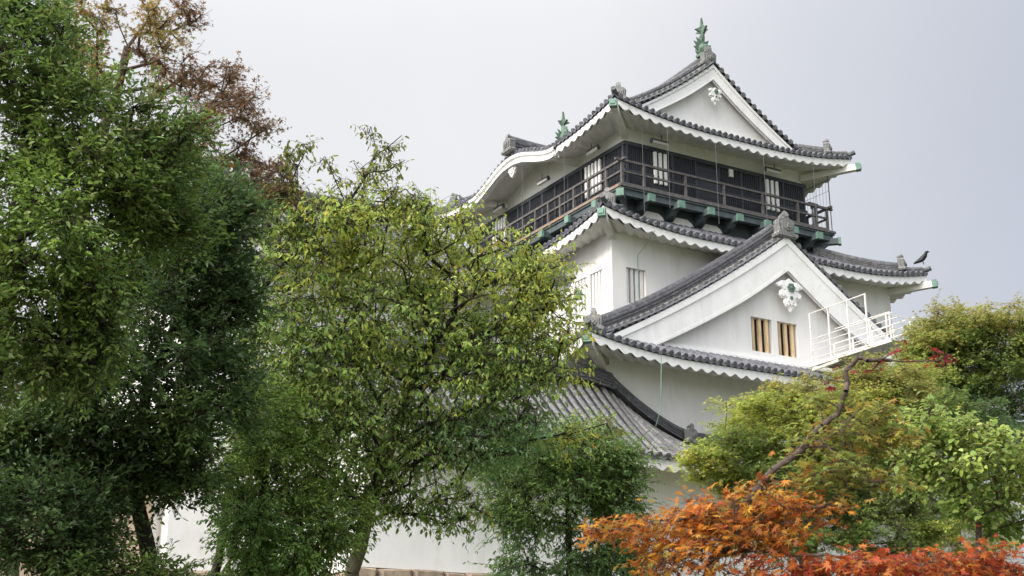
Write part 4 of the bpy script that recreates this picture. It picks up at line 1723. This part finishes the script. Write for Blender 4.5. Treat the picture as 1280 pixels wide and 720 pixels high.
EV = dict(shape='oval', wid=.42, len=.07, twigs=15, leaves=13, rc=.38, out=.7, flat=.85, along=.7, splay=.7, wild=.35, droop=.05, tilt=.55, scatter=.012)
PAL = dict(
    ev=([(.125, .19, .042), (.165, .235, .05), (.08, .14, .038), (.25, .27, .10)], (5, 4, 3, .6)),
    evb=([(.175, .265, .05), (.13, .205, .042), (.24, .31, .065)], (4, 4, 1)),
    dk=([(.085, .145, .048), (.11, .175, .055), (.062, .11, .042)], (4, 3, 2)),
    dk2=([(.10, .165, .045), (.135, .205, .05), (.07, .125, .04)], (4, 3, 2)),
)
D = 14.0
tree('evergreen_tree', 'large bright evergreen tree filling the upper left corner', [at(-60, 900, 14.5), at(-40, 640, 14.5), at(-5, 420, 14.3), at(25, 250, 14.2), at(45, 120, 14.2)], [
    (35, 70, 62, 62, 14, .9, 26, 'ev'), (85, 165, 85, 70, 14, 1.0, 34, 'ev'), (50, 290, 85, 90, 13.5, 1.0, 38, 'evb'), (105, 330, 50, 60, 13.2, .8, 22, 'evb'),
    (196, 180, 52, 42, 14.5, .8, 18, 'ev'), (190, 262, 60, 55, 14.5, .8, 24, 'ev'), (20, 420, 80, 80, 13.6, 1.0, 28, 'ev'), (130, 235, 45, 55, 13.7, .7, 18, 'evb'), (95, 425, 60, 50, 13.8, .8, 20, 'ev'), (-50, 200, 60, 180, 14, 1.1, 30, 'ev'), (20, 20, 50, 35, 14.4, .7, 12, 'dk2')],
    EV, M['bark_dark'], LEAF_GLOSS, 21, palette=PAL, maxr=.24)
tree('evergreen_tree', 'dark blue-green evergreen tree standing right of the bright one', [at(215, 930, 17), at(190, 720, 17), at(165, 600, 17), at(185, 480, 17), at(240, 360, 17)], [
    (248, 300, 52, 56, 17, 1.0, 30, 'dk'), (282, 268, 26, 36, 17.2, .7, 14, 'dk'), (272, 345, 34, 60, 17, .8, 22, 'dk'), (200, 390, 85, 75, 17, 1.1, 44, 'dk'), (255, 440, 46, 75, 16.8, 1, 30, 'dk'),
    (150, 480, 80, 70, 16.5, 1.1, 36, 'dk'), (245, 520, 60, 45, 16.7, 1, 26, 'dk2'), (90, 520, 80, 60, 16.3, 1.1, 30, 'dk2'), (165, 560, 70, 36, 16.6, .9, 22, 'dk'), (230, 245, 36, 36, 17.4, .6, 12, 'dk2'), (222, 592, 46, 18, 16.7, .7, 14, 'dk2'), (130, 610, 50, 30, 16.5, .8, 14, 'dk'), (50, 590, 70, 55, 16.4, 1, 24, 'dk'), (15, 520, 60, 70, 16.4, 1, 22, 'dk2')],
    dict(EV, len=.078, twigs=15, rc=.42), M['bark_dark'], LEAF_GLOSS, 22, palette=PAL, maxr=.15)
tree('evergreen_shrub', 'low dark evergreen shrub at the bottom left below the tree crowns', [at(80, 1000, 15.5), at(70, 800, 15.5), at(75, 690, 15.5)], [
    (60, 665, 75, 55, 15.5, 1.0, 34, 'dk'), (108, 650, 35, 45, 15.6, .7, 16, 'dk'), (100, 708, 50, 26, 15.3, .7, 16, 'dk2'), (165, 722, 30, 10, 15.2, .4, 8, 'ev'), (5, 640, 45, 60, 15.4, .8, 18, 'dk2'), (215, 728, 30, 8, 15.2, .3, 6, 'ev')],
    EV, M['bark_dark'], LEAF_GLOSS, 23, cat='shrub', palette=PAL, maxr=.12)
# bare slender trunks showing under the crowns
for px_, lab in ((13, 'slender tan tree trunk standing at the lower left edge'),):
    rt = thing('tree', lab, 'tree', tuple(at(px_, 1000, 19.5) * np.array([1, 1, 0]) + np.array([0, 0, .6])))
    m = MB()
    m.tube([at(px_ - 4, 1000, 19.5), at(px_, 760, 19.5), at(px_ + 2, 690, 19.5), at(px_ + 6, 610, 19.6), at(px_ + 20, 500, 19.8), at(px_ + 26, 400, 20)], [.15, .12, .10, .09, .07, .05], 10)
    m.build('trunk', M['bark_pale'], rt, smooth=True)
    m = MB()
    m.tube([at(px_ + 6, 610, 19.6), at(px_ - 26, 540, 19.9), at(px_ - 40, 480, 20)], [.05, .035, .02], 7)
    m.tube([at(px_ + 20, 500, 19.8), at(px_ + 54, 440, 20), at(px_ + 60, 400, 20.2)], [.045, .03, .02], 7)
    m.build('branch', M['bark_pale'], rt, smooth=True)

PAL_C = dict(
    red=([(.21, .115, .07), (.20, .145, .06), (.27, .15, .065), (.17, .105, .07)], (4, 3, 2, 2)),
    olive=([(.27, .21, .055), (.30, .19, .055), (.20, .20, .055), (.30, .16, .055)], (4, 3, 3, 2)),
)
cl = [(110, 12, 'o'), (85, 20, 'o'), (95, 55, 'o'), (120, 35, 'o'), (150, 18, 'o'), (178, 12, 'o'), (205, 22, 'o'), (235, 12, 'r'), (215, 38, 'o'), (190, 40, 'o'), (245, 25, 'r'), (112, 62, 'o'), (128, 92, 'o'), (105, 80, 'o'),
      (140, 110, 'o'), (175, 72, 'r'), (195, 82, 'r'), (215, 95, 'r'), (238, 80, 'r'), (258, 95, 'r'), (275, 88, 'r'), (290, 108, 'r'), (300, 130, 'r'), (315, 125, 'r'), (312, 150, 'r'), (322, 155, 'r'), (280, 125, 'r'), (262, 120, 'r'), (250, 135, 'r'),
      (230, 110, 'r'), (205, 115, 'o'), (235, 150, 'r'), (250, 165, 'r'), (262, 150, 'r'), (245, 182, 'o'), (218, 170, 'o'), (195, 60, 'o'),
      (238, 205, 'o'), (255, 215, 'o'), (275, 200, 'o'), (290, 190, 'r'), (305, 205, 'r'), (318, 220, 'r'), (335, 205, 'r'), (345, 225, 'r'), (330, 240, 'o'), (300, 228, 'o'), (285, 235, 'o'), (355, 210, 'r'), (310, 250, 'o'), (265, 240, 'o'), (340, 260, 'o'), (355, 245, 'r')]
MP = dict(keep=.7, shape='maple5', wid=1.0, len=.052, twigs=9, leaves=8, rc=.23, out=.4, flat=.55, along=.5, splay=.8, wild=.4, droop=.45, tilt=.6, scatter=.03)
tree('maple_tree', 'tall reddish-brown maple rising behind the evergreens with branches against the sky', [at(60, 960, 21.5), at(75, 600, 21.5), at(85, 330, 21.4), at(120, 200, 21.3), at(160, 60, 21.3)],
     [(x, y, 17, 12, 21 + ((i * 37) % 11 - 5) * .14, .35, 4, 'red' if k == 'r' else 'olive') for i, (x, y, k) in enumerate(cl)],
     MP, M['bark_mid'], LEAF_SOFT, 31, palette=PAL_C, maxr=.2, limb=dict(back=.22, bend=.2, up=.5))

# cherry: pale trunk, long dark limbs, drooping oval leaves
PAL_D = dict(
    y=([(.37, .42, .085), (.43, .45, .09), (.29, .37, .08), (.54, .44, .075), (.22, .31, .07)], (5, 3, 4, .4, 1.5)),
    g=([(.23, .34, .085), (.28, .37, .085), (.18, .28, .08), (.36, .41, .085), (.55, .44, .07)], (5, 4, 3, 1.5, .15)),
    b=([(.16, .28, .11), (.20, .32, .10), (.13, .24, .09)], (4, 3, 2)),
    s=([(.21, .24, .06), (.18, .20, .055), (.27, .24, .06)], (4, 3, 2)),
)
CH = dict(scale=dict(s=.5, h=.75), mult=1.7, keeps=dict(s=.42, h=.6, y=.8, g=.72, b=.8), shape='oval', wid=.42, len=.088, twigs=5, leaves=10, rc=.5, out=.5, flat=.5, along=.25, splay=.55, wild=.35, droop=.75, tilt=.7, scatter=.015, sag=.1)
PAL_D['h'] = PAL_D['g']
tree('cherry_tree', 'wide yellow-green cherry tree with a pale trunk in front of the keep', [at(424, 1000, 21), at(440, 715, 21), at(456, 655, 21), at(472, 600, 21.2), at(500, 520, 21.4), at(520, 440, 21.5)], [
    (490, 330, 80, 50, 21.5, 1.6, 40, 'y'), (560, 315, 60, 38, 21.8, 1.3, 26, 'y'), (625, 330, 55, 26, 21.6, 1, 18, 'y'), (520, 275, 50, 18, 21.6, .8, 10, 'y'),
    (665, 322, 24, 14, 21.4, .6, 5, 'y'), (600, 385, 80, 45, 21.5, 1.5, 36, 'y'), (655, 395, 40, 34, 21.2, 1, 14, 'y'), (672, 352, 30, 20, 21.3, .8, 8, 'y'), (690, 375, 18, 20, 21.2, .5, 4, 'y'), (510, 410, 100, 55, 21.5, 1.8, 46, 'g'), (580, 445, 80, 40, 21.5, 1.5, 30, 'g'),
    (680, 432, 28, 20, 21.2, .7, 8, 'y'), (640, 455, 55, 32, 21.2, 1.2, 20, 'g'), (560, 500, 90, 45, 21.3, 1.5, 34, 'g'), (470, 490, 70, 50, 21.1, 1.5, 30, 'g'), (640, 498, 30, 20, 21.2, 1, 6, 'g'), (600, 545, 80, 35, 21.2, 1.2, 26, 'b'), (660, 535, 30, 14, 21.2, .8, 5, 'b'),
    (510, 565, 80, 35, 21, 1.2, 24, 'g'), (440, 575, 50, 40, 20.8, 1.2, 20, 'g'), (425, 612, 34, 26, 20.7, .9, 12, 'g'), (385, 600, 40, 40, 20.6, .9, 14, 'g'), (520, 630, 50, 14, 20.8, .8, 8, 'h'), (480, 615, 40, 24, 20.8, .8, 10, 'h'), (555, 612, 45, 18, 20.9, .8, 9, 'h'), (565, 650, 30, 10, 20.8, .5, 4, 'h'), (600, 640, 20, 12, 20.8, .4, 3, 'h'),
    (700, 335, 8, 6, 21.3, .2, 1, 'y'), (705, 398, 14, 10, 21.2, .3, 2, 'y'), (710, 422, 8, 8, 21.2, .2, 1, 'y'), (690, 470, 20, 12, 21.2, .4, 3, 'y'), (760, 535, 22, 8, 21.3, .3, 2, 's'), (705, 548, 26, 8, 21.3, .3, 3, 'y')],
    CH, M['bark_pale'], LEAF_SOFT, 41, palette=PAL_D, maxr=.15, limb=dict(back=.2, bend=.2, up=.55), bark2=M['bark_dark'])
tree('cherry_tree', 'leaning cherry tree with long dark limbs and thin shoots against the sky', [at(255, 1000, 20), at(270, 720, 20), at(286, 610, 20), at(298, 548, 20.2)], [
    (425, 300, 48, 30, 20.6, 1.0, 18, 'y'), (375, 290, 34, 22, 20.5, .8, 9, 'g'), (320, 400, 20, 50, 20.3, .7, 8, 'g'), (322, 470, 22, 40, 20.2, .7, 8, 'g'), (385, 345, 45, 40, 20.6, 1.1, 18, 'y'), (345, 330, 30, 45, 20.4, .9, 12, 'g'), (410, 400, 60, 45, 20.6, 1.3, 24, 'g'), (355, 420, 40, 50, 20.4, 1.1, 18, 'g'), (400, 465, 60, 45, 20.5, 1.2, 24, 'g'), (345, 490, 35, 40, 20.2, .9, 14, 'g'), (420, 525, 60, 32, 20.4, 1.1, 20, 'g'), (460, 440, 40, 40, 20.8, 1, 12, 'y'), (365, 545, 45, 25, 20.2, .9, 12, 'g'),
    (440, 280, 35, 16, 20.9, .6, 6, 'y'), (470, 270, 40, 12, 21, .6, 6, 'y'), (490, 240, 16, 14, 21, .4, 5, 's'), (440, 245, 22, 16, 21, .4, 6, 's'), (462, 225, 14, 20, 21, .3, 5, 's'), (472, 195, 8, 20, 21, .25, 4, 's'), (463, 163, 3, 12, 21, .1, 2, 's'), (492, 183, 12, 7, 21, .2, 3, 's'), (490, 212, 14, 8, 21, .3, 3, 's'), (418, 220, 10, 14, 20.9, .3, 3, 's'), (405, 203, 6, 6, 20.9, .2, 1, 's'), (515, 255, 18, 8, 21.2, .3, 4, 's'), (500, 255, 30, 12, 21.1, .4, 6, 's'),
    (388, 187, 14, 7, 20.5, .2, 2, 's'), (365, 205, 14, 12, 20.5, .3, 5, 's'), (372, 225, 16, 10, 20.5, .3, 4, 's'), (345, 235, 20, 14, 20.5, .4, 5, 's'), (410, 258, 30, 16, 20.7, .5, 8, 's'), (370, 270, 30, 22, 20.6, .6, 7, 'g'), (330, 285, 20, 26, 20.4, .5, 6, 's'), (395, 275, 30, 14, 20.6, .5, 6, 's')],
    CH, M['bark_dark'], LEAF_SOFT, 44, palette=PAL_D, maxr=.12, limb=dict(back=.2, bend=.1, up=.4, tip=.0035, step=.25),
    extra=[[at(298, 470, 20.3), at(304, 388, 20.4), at(360, 325, 20.6), at(395, 291, 20.7), at(430, 262, 20.9), at(456, 225, 21), at(470, 190, 21), at(463, 158, 21)], [at(470, 196, 21), at(486, 182, 21), at(503, 172, 21)], [at(462, 215, 21), at(486, 210, 21), at(505, 200, 21)], [at(432, 260, 20.9), at(418, 222, 20.9), at(403, 198, 20.9)], [at(440, 250, 21), at(480, 250, 21.1), at(508, 236, 21.2)], [at(456, 228, 21), at(444, 205, 20.9)],
           [at(330, 536, 20.2), at(400, 514, 20.4), at(470, 507, 20.8), at(520, 508, 21)], [at(362, 512, 20.3), at(400, 455, 20.5), at(433, 397, 20.7)], [at(340, 320, 20.4), at(352, 255, 20.5), at(385, 190, 20.5)]])
tree('broadleaf_tree', 'mid-green leafy tree in the lower left, in front of the cherry trunk', [at(330, 980, 19), at(335, 760, 19), at(325, 660, 19), at(335, 560, 19)], [
    (330, 520, 45, 55, 19, 1, 22, 'm'), (318, 590, 40, 50, 18.8, 1, 22, 'm'), (360, 590, 60, 55, 19, 1.1, 28, 'm'), (316, 660, 30, 46, 18.7, .9, 18, 'd'), (350, 665, 60, 50, 18.8, 1.1, 28, 'd'), (400, 680, 35, 40, 19, .8, 14, 'm'), (335, 715, 50, 18, 18.6, .8, 14, 'd'), (420, 640, 25, 35, 19.1, .6, 8, 'm')],
    dict(EV, len=.066, wid=.42, twigs=14, leaves=15, rc=.42, droop=.5, splay=.6, tilt=.6), M['bark_dark'], LEAF_SOFT, 42, maxr=.12,
    palette=dict(m=([(.19, .28, .06), (.24, .34, .07), (.14, .22, .055)], (4, 3, 2)), d=([(.14, .235, .055), (.18, .29, .06), (.10, .18, .05)], (4, 3, 2))))
tree('broadleaf_tree', 'small dense green tree with pointed leaves before the white castle wall', [at(708, 1000, 25), at(708, 780, 25), at(712, 680, 25), at(708, 600, 25)], [
    (705, 575, 65, 28, 25, 1.3, 28, 'm'), (650, 585, 45, 34, 25, 1.1, 20, 'm'), (745, 597, 48, 32, 25, 1.1, 22, 'm'), (770, 578, 24, 18, 25, .7, 8, 'm'), (700, 630, 75, 40, 25, 1.3, 34, 'm'), (760, 650, 45, 40, 25, 1, 20, 'm'), (650, 650, 38, 35, 25, .9, 13, 'd'), (730, 700, 70, 26, 25, 1.1, 22, 'd'), (650, 705, 30, 18, 25, .6, 6, 'd'), (800, 700, 25, 26, 25, .6, 8, 'd'), (735, 552, 40, 10, 25, .8, 7, 'b')],
    dict(EV, len=.085, wid=.36, twigs=14, leaves=13, rc=.5, droop=.45, splay=.6, tilt=.6), M['bark_dark'], LEAF_GLOSS, 43, maxr=.11,
    palette=dict(m=([(.18, .28, .075), (.23, .33, .075), (.14, .23, .065)], (4, 3, 2)), d=([(.13, .23, .07), (.10, .18, .06), (.17, .27, .07)], (4, 3, 1)), b=([(.24, .34, .085), (.29, .37, .08), (.38, .40, .07)], (4, 3, 1))))

# green maples on the right: flat tiers of fine leaves
PAL_G = dict(
    y=([(.38, .43, .085), (.44, .45, .09), (.31, .39, .08), (.47, .40, .085)], (4, 3, 3, 1.2)),
    g=([(.21, .29, .07), (.26, .33, .07), (.16, .25, .065), (.32, .35, .075)], (4, 3, 3, 1)),
    o=([(.35, .33, .085), (.40, .31, .09), (.29, .33, .08), (.24, .30, .075)], (4, 2, 3, 2)),
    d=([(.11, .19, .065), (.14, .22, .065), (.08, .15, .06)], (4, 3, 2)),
)
MG = dict(shape='maple5', wid=1.0, mult=1.3, len=.054, twigs=13, leaves=13, rc=.38, out=.5, flat=.28, along=.6, splay=.8, wild=.35, droop=.2, tilt=.4, scatter=.03)
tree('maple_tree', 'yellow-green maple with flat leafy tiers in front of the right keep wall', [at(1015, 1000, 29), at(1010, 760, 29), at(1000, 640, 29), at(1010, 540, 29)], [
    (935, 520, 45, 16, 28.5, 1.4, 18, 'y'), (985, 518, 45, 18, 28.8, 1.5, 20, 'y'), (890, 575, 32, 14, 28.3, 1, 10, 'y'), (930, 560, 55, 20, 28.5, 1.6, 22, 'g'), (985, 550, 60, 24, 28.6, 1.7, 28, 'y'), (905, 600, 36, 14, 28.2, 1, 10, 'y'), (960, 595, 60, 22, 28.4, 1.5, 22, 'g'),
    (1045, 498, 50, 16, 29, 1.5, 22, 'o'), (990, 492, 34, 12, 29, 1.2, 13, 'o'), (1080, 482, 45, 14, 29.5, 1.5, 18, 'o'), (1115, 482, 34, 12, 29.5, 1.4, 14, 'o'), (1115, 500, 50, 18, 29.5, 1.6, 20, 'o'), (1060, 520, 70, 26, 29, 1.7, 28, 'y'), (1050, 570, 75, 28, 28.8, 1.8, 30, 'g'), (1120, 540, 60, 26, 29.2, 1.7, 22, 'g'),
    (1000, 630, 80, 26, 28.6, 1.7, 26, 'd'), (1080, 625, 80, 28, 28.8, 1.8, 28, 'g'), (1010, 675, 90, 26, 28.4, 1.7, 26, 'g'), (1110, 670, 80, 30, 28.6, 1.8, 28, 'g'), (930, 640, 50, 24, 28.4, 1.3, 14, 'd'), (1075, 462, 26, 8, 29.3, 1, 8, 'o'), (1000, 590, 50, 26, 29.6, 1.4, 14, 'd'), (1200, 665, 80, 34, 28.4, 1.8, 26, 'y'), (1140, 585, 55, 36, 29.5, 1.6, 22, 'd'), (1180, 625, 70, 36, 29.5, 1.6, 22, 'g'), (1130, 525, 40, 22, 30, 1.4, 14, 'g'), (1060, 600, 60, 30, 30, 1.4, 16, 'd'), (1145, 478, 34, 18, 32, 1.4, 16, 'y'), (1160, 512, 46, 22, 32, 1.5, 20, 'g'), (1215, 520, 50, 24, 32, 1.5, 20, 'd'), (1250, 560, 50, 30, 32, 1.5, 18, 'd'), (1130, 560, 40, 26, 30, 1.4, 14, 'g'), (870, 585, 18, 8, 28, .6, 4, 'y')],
    MG, M['bark_mid'], LEAF_SOFT, 51, palette=PAL_G, maxr=.16, limb=dict(back=.15, up=.3))
tree('maple_tree', 'big distant maple with orange-tinged top behind the right railing', [at(1195, 900, 39), at(1195, 640, 39), at(1200, 520, 39), at(1205, 430, 39)], [
    (1168, 430, 24, 20, 39, 1.5, 14, 'o'), (1147, 436, 14, 10, 39, 1.0, 6, 'o'), (1185, 414, 40, 24, 39, 1.6, 20, 'o'), (1225, 404, 28, 18, 39, 1.4, 14, 'o'), (1262, 412, 34, 24, 39, 1.6, 18, 'o'), (1182, 455, 50, 24, 39, 1.8, 26, 'g'), (1235, 437, 60, 28, 39, 2, 28, 'g'), (1255, 472, 45, 34, 39, 1.8, 22, 'g'), (1190, 487, 60, 28, 39.5, 1.9, 22, 'g'), (1148, 475, 24, 22, 39, 1.3, 12, 'g'),
    (1225, 512, 70, 28, 39, 2, 26, 'd'), (1140, 515, 44, 28, 39, 1.8, 20, 'g'), (1260, 542, 45, 30, 39, 1.6, 18, 'd'), (1180, 537, 60, 28, 39, 1.8, 18, 'd'), (1290, 452, 30, 60, 39, 1.5, 16, 'g')],
    dict(MG, len=.068, twigs=18, leaves=14, rc=.60, flat=.35), M['bark_mid'], LEAF_SOFT, 52, palette=PAL_G, maxr=.2)
tree('broadleaf_tree', 'bright lime-green young tree with broad leaves at the right edge', [at(1228, 980, 22), at(1226, 740, 22), at(1222, 650, 22), at(1205, 600, 22)], [
    (1150, 530, 22, 14, 22, .6, 6, 'l'), (1135, 555, 22, 16, 22, .6, 6, 'l'), (1180, 545, 34, 16, 22, .8, 10, 'l'), (1220, 555, 40, 20, 22, .9, 13, 'l'), (1262, 565, 34, 22, 22, .8, 12, 'l'), (1200, 585, 50, 22, 22, 1, 15, 'l'), (1160, 595, 34, 22, 22, .8, 9, 'l'), (1255, 605, 36, 26, 22, .9, 11, 'l'), (1215, 625, 50, 22, 22, .9, 10, 'm'), (1265, 645, 30, 20, 22, .7, 6, 'm'), (1290, 590, 20, 50, 22, .7, 8, 'l')],
    dict(shape='broad', wid=.75, len=.092, twigs=9, leaves=7, rc=.34, out=.5, flat=.7, along=.5, splay=.7, wild=.4, droop=.35, tilt=.45, scatter=.03, twig_r=.006), M['bark_mid'], LEAF_SOFT, 53, maxr=.09,
    palette=dict(l=([(.30, .38, .10), (.37, .44, .115), (.23, .31, .085), (.53, .46, .09)], (5, 3, 3, .35)), m=([(.19, .28, .07), (.24, .32, .075)], (3, 2))))

# near orange maple, in front of everything on the right
PAL_K = dict(
    o=([(.50, .18, .03), (.42, .12, .025), (.56, .27, .04), (.36, .25, .05), (.30, .09, .03)], (5, 3, 3, 2, 1.5)),
    r=([(.40, .08, .028), (.46, .14, .03), (.30, .05, .025), (.48, .20, .035)], (4, 3, 2, 1.5)),
    g=([(.27, .29, .06), (.37, .30, .06), (.22, .27, .06), (.44, .22, .055)], (4, 3, 4, 1.2)),
    d=([(.22, .025, .03), (.30, .045, .035)], (3, 1)),
)
MK = dict(scale=dict(d=.22, g=.85), mult=1.35, keeps=dict(d=.12, g=.38, o=.42, r=.6), shape='maple7', wid=1.0, len=.040, twigs=5, leaves=7, rc=.16, out=.4, flat=.26, along=.6, splay=.8, wild=.35, droop=.25, tilt=.45, scatter=.018, twig_r=.0013)
kb = [(762, 664, 26, 6, 8, .2, 6, 'o'), (806, 660, 32, 9, 8, .25, 10, 'o'), (862, 654, 32, 13, 8, .3, 12, 'o'), (910, 640, 36, 18, 8, .3, 17, 'o'), (955, 640, 36, 18, 8, .3, 16, 'o'), (890, 672, 44, 16, 7.9, .3, 16, 'o'), (840, 690, 40, 14, 7.9, .3, 10, 'o'), (830, 708, 30, 8, 7.9, .3, 5, 'o'), (940, 675, 44, 18, 7.9, .3, 16, 'o'), (985, 665, 40, 18, 7.9, .3, 12, 'o'),
      (1000, 610, 38, 16, 8.1, .3, 13, 'g'), (1045, 590, 44, 18, 8.1, .3, 15, 'g'), (1090, 600, 38, 14, 8.1, .3, 10, 'g'), (1040, 555, 44, 16, 8.2, .3, 13, 'g'), (1090, 555, 46, 16, 8.2, .3, 13, 'g'), (1125, 545, 26, 10, 8.2, .2, 6, 'g'), (1075, 522, 40, 13, 8.2, .3, 10, 'g'), (1040, 505, 26, 10, 8.2, .2, 5, 'g'), (1020, 640, 44, 16, 8, .3, 9, 'o'),
      (975, 718, 50, 9, 7.7, .3, 12, 'r'), (1035, 713, 44, 9, 7.7, .3, 12, 'r'), (1085, 707, 40, 8, 7.6, .3, 12, 'r'), (1140, 710, 40, 8, 7.6, .3, 12, 'r'), (1190, 706, 34, 9, 7.6, .3, 12, 'r'), (1216, 700, 16, 6, 7.6, .2, 4, 'r'), (1250, 716, 36, 8, 7.6, .3, 10, 'r'), (1130, 728, 90, 8, 7.5, .3, 14, 'r'), (880, 714, 36, 10, 7.8, .3, 6, 'o'), (955, 612, 16, 6, 8.05, .2, 4, 'o')]
kb += [(x, y, 5, 4, 8.2, .06, 1, 'd') for x, y in ((1063, 462), (1040, 472), (1033, 480), (1088, 462), (1100, 458), (1122, 440), (1128, 428), (1133, 452), (1178, 440), (1174, 452), (1190, 440))]
tree('maple_tree', 'orange and red autumn maple with one long bare limb in the near foreground', [at(850, 1250, 8.2), at(868, 800, 8.0), at(888, 705, 8.0), at(905, 688, 8), at(928, 645, 8), at(940, 622, 8), at(965, 590, 8.05), at(1000, 562, 8.1), at(1028, 535, 8.1), at(1046, 515, 8.15), at(1055, 490, 8.15), at(1060, 465, 8.2), at(1070, 448, 8.2), at(1085, 444, 8.2), at(1118, 452, 8.25)],
     kb, MK, M['bark_mid'], LEAF_SOFT, 61, palette=PAL_K, maxr=.037, extra=[[at(1003, 558, 8.1), at(1030, 560, 8.1), at(1060, 575, 8.15), at(1110, 602, 8.2)], [at(1046, 515, 8.15), at(1072, 524, 8.2), at(1110, 540, 8.25), at(1135, 548, 8.3)], [at(915, 672, 8), at(885, 640, 7.95), at(850, 645, 7.9), at(790, 655, 7.9)], [at(905, 690, 8), at(960, 690, 7.8), at(1060, 700, 7.7), at(1180, 702, 7.6)]], limb=dict(step=.12, tip=.0012, back=.15, up=.2))
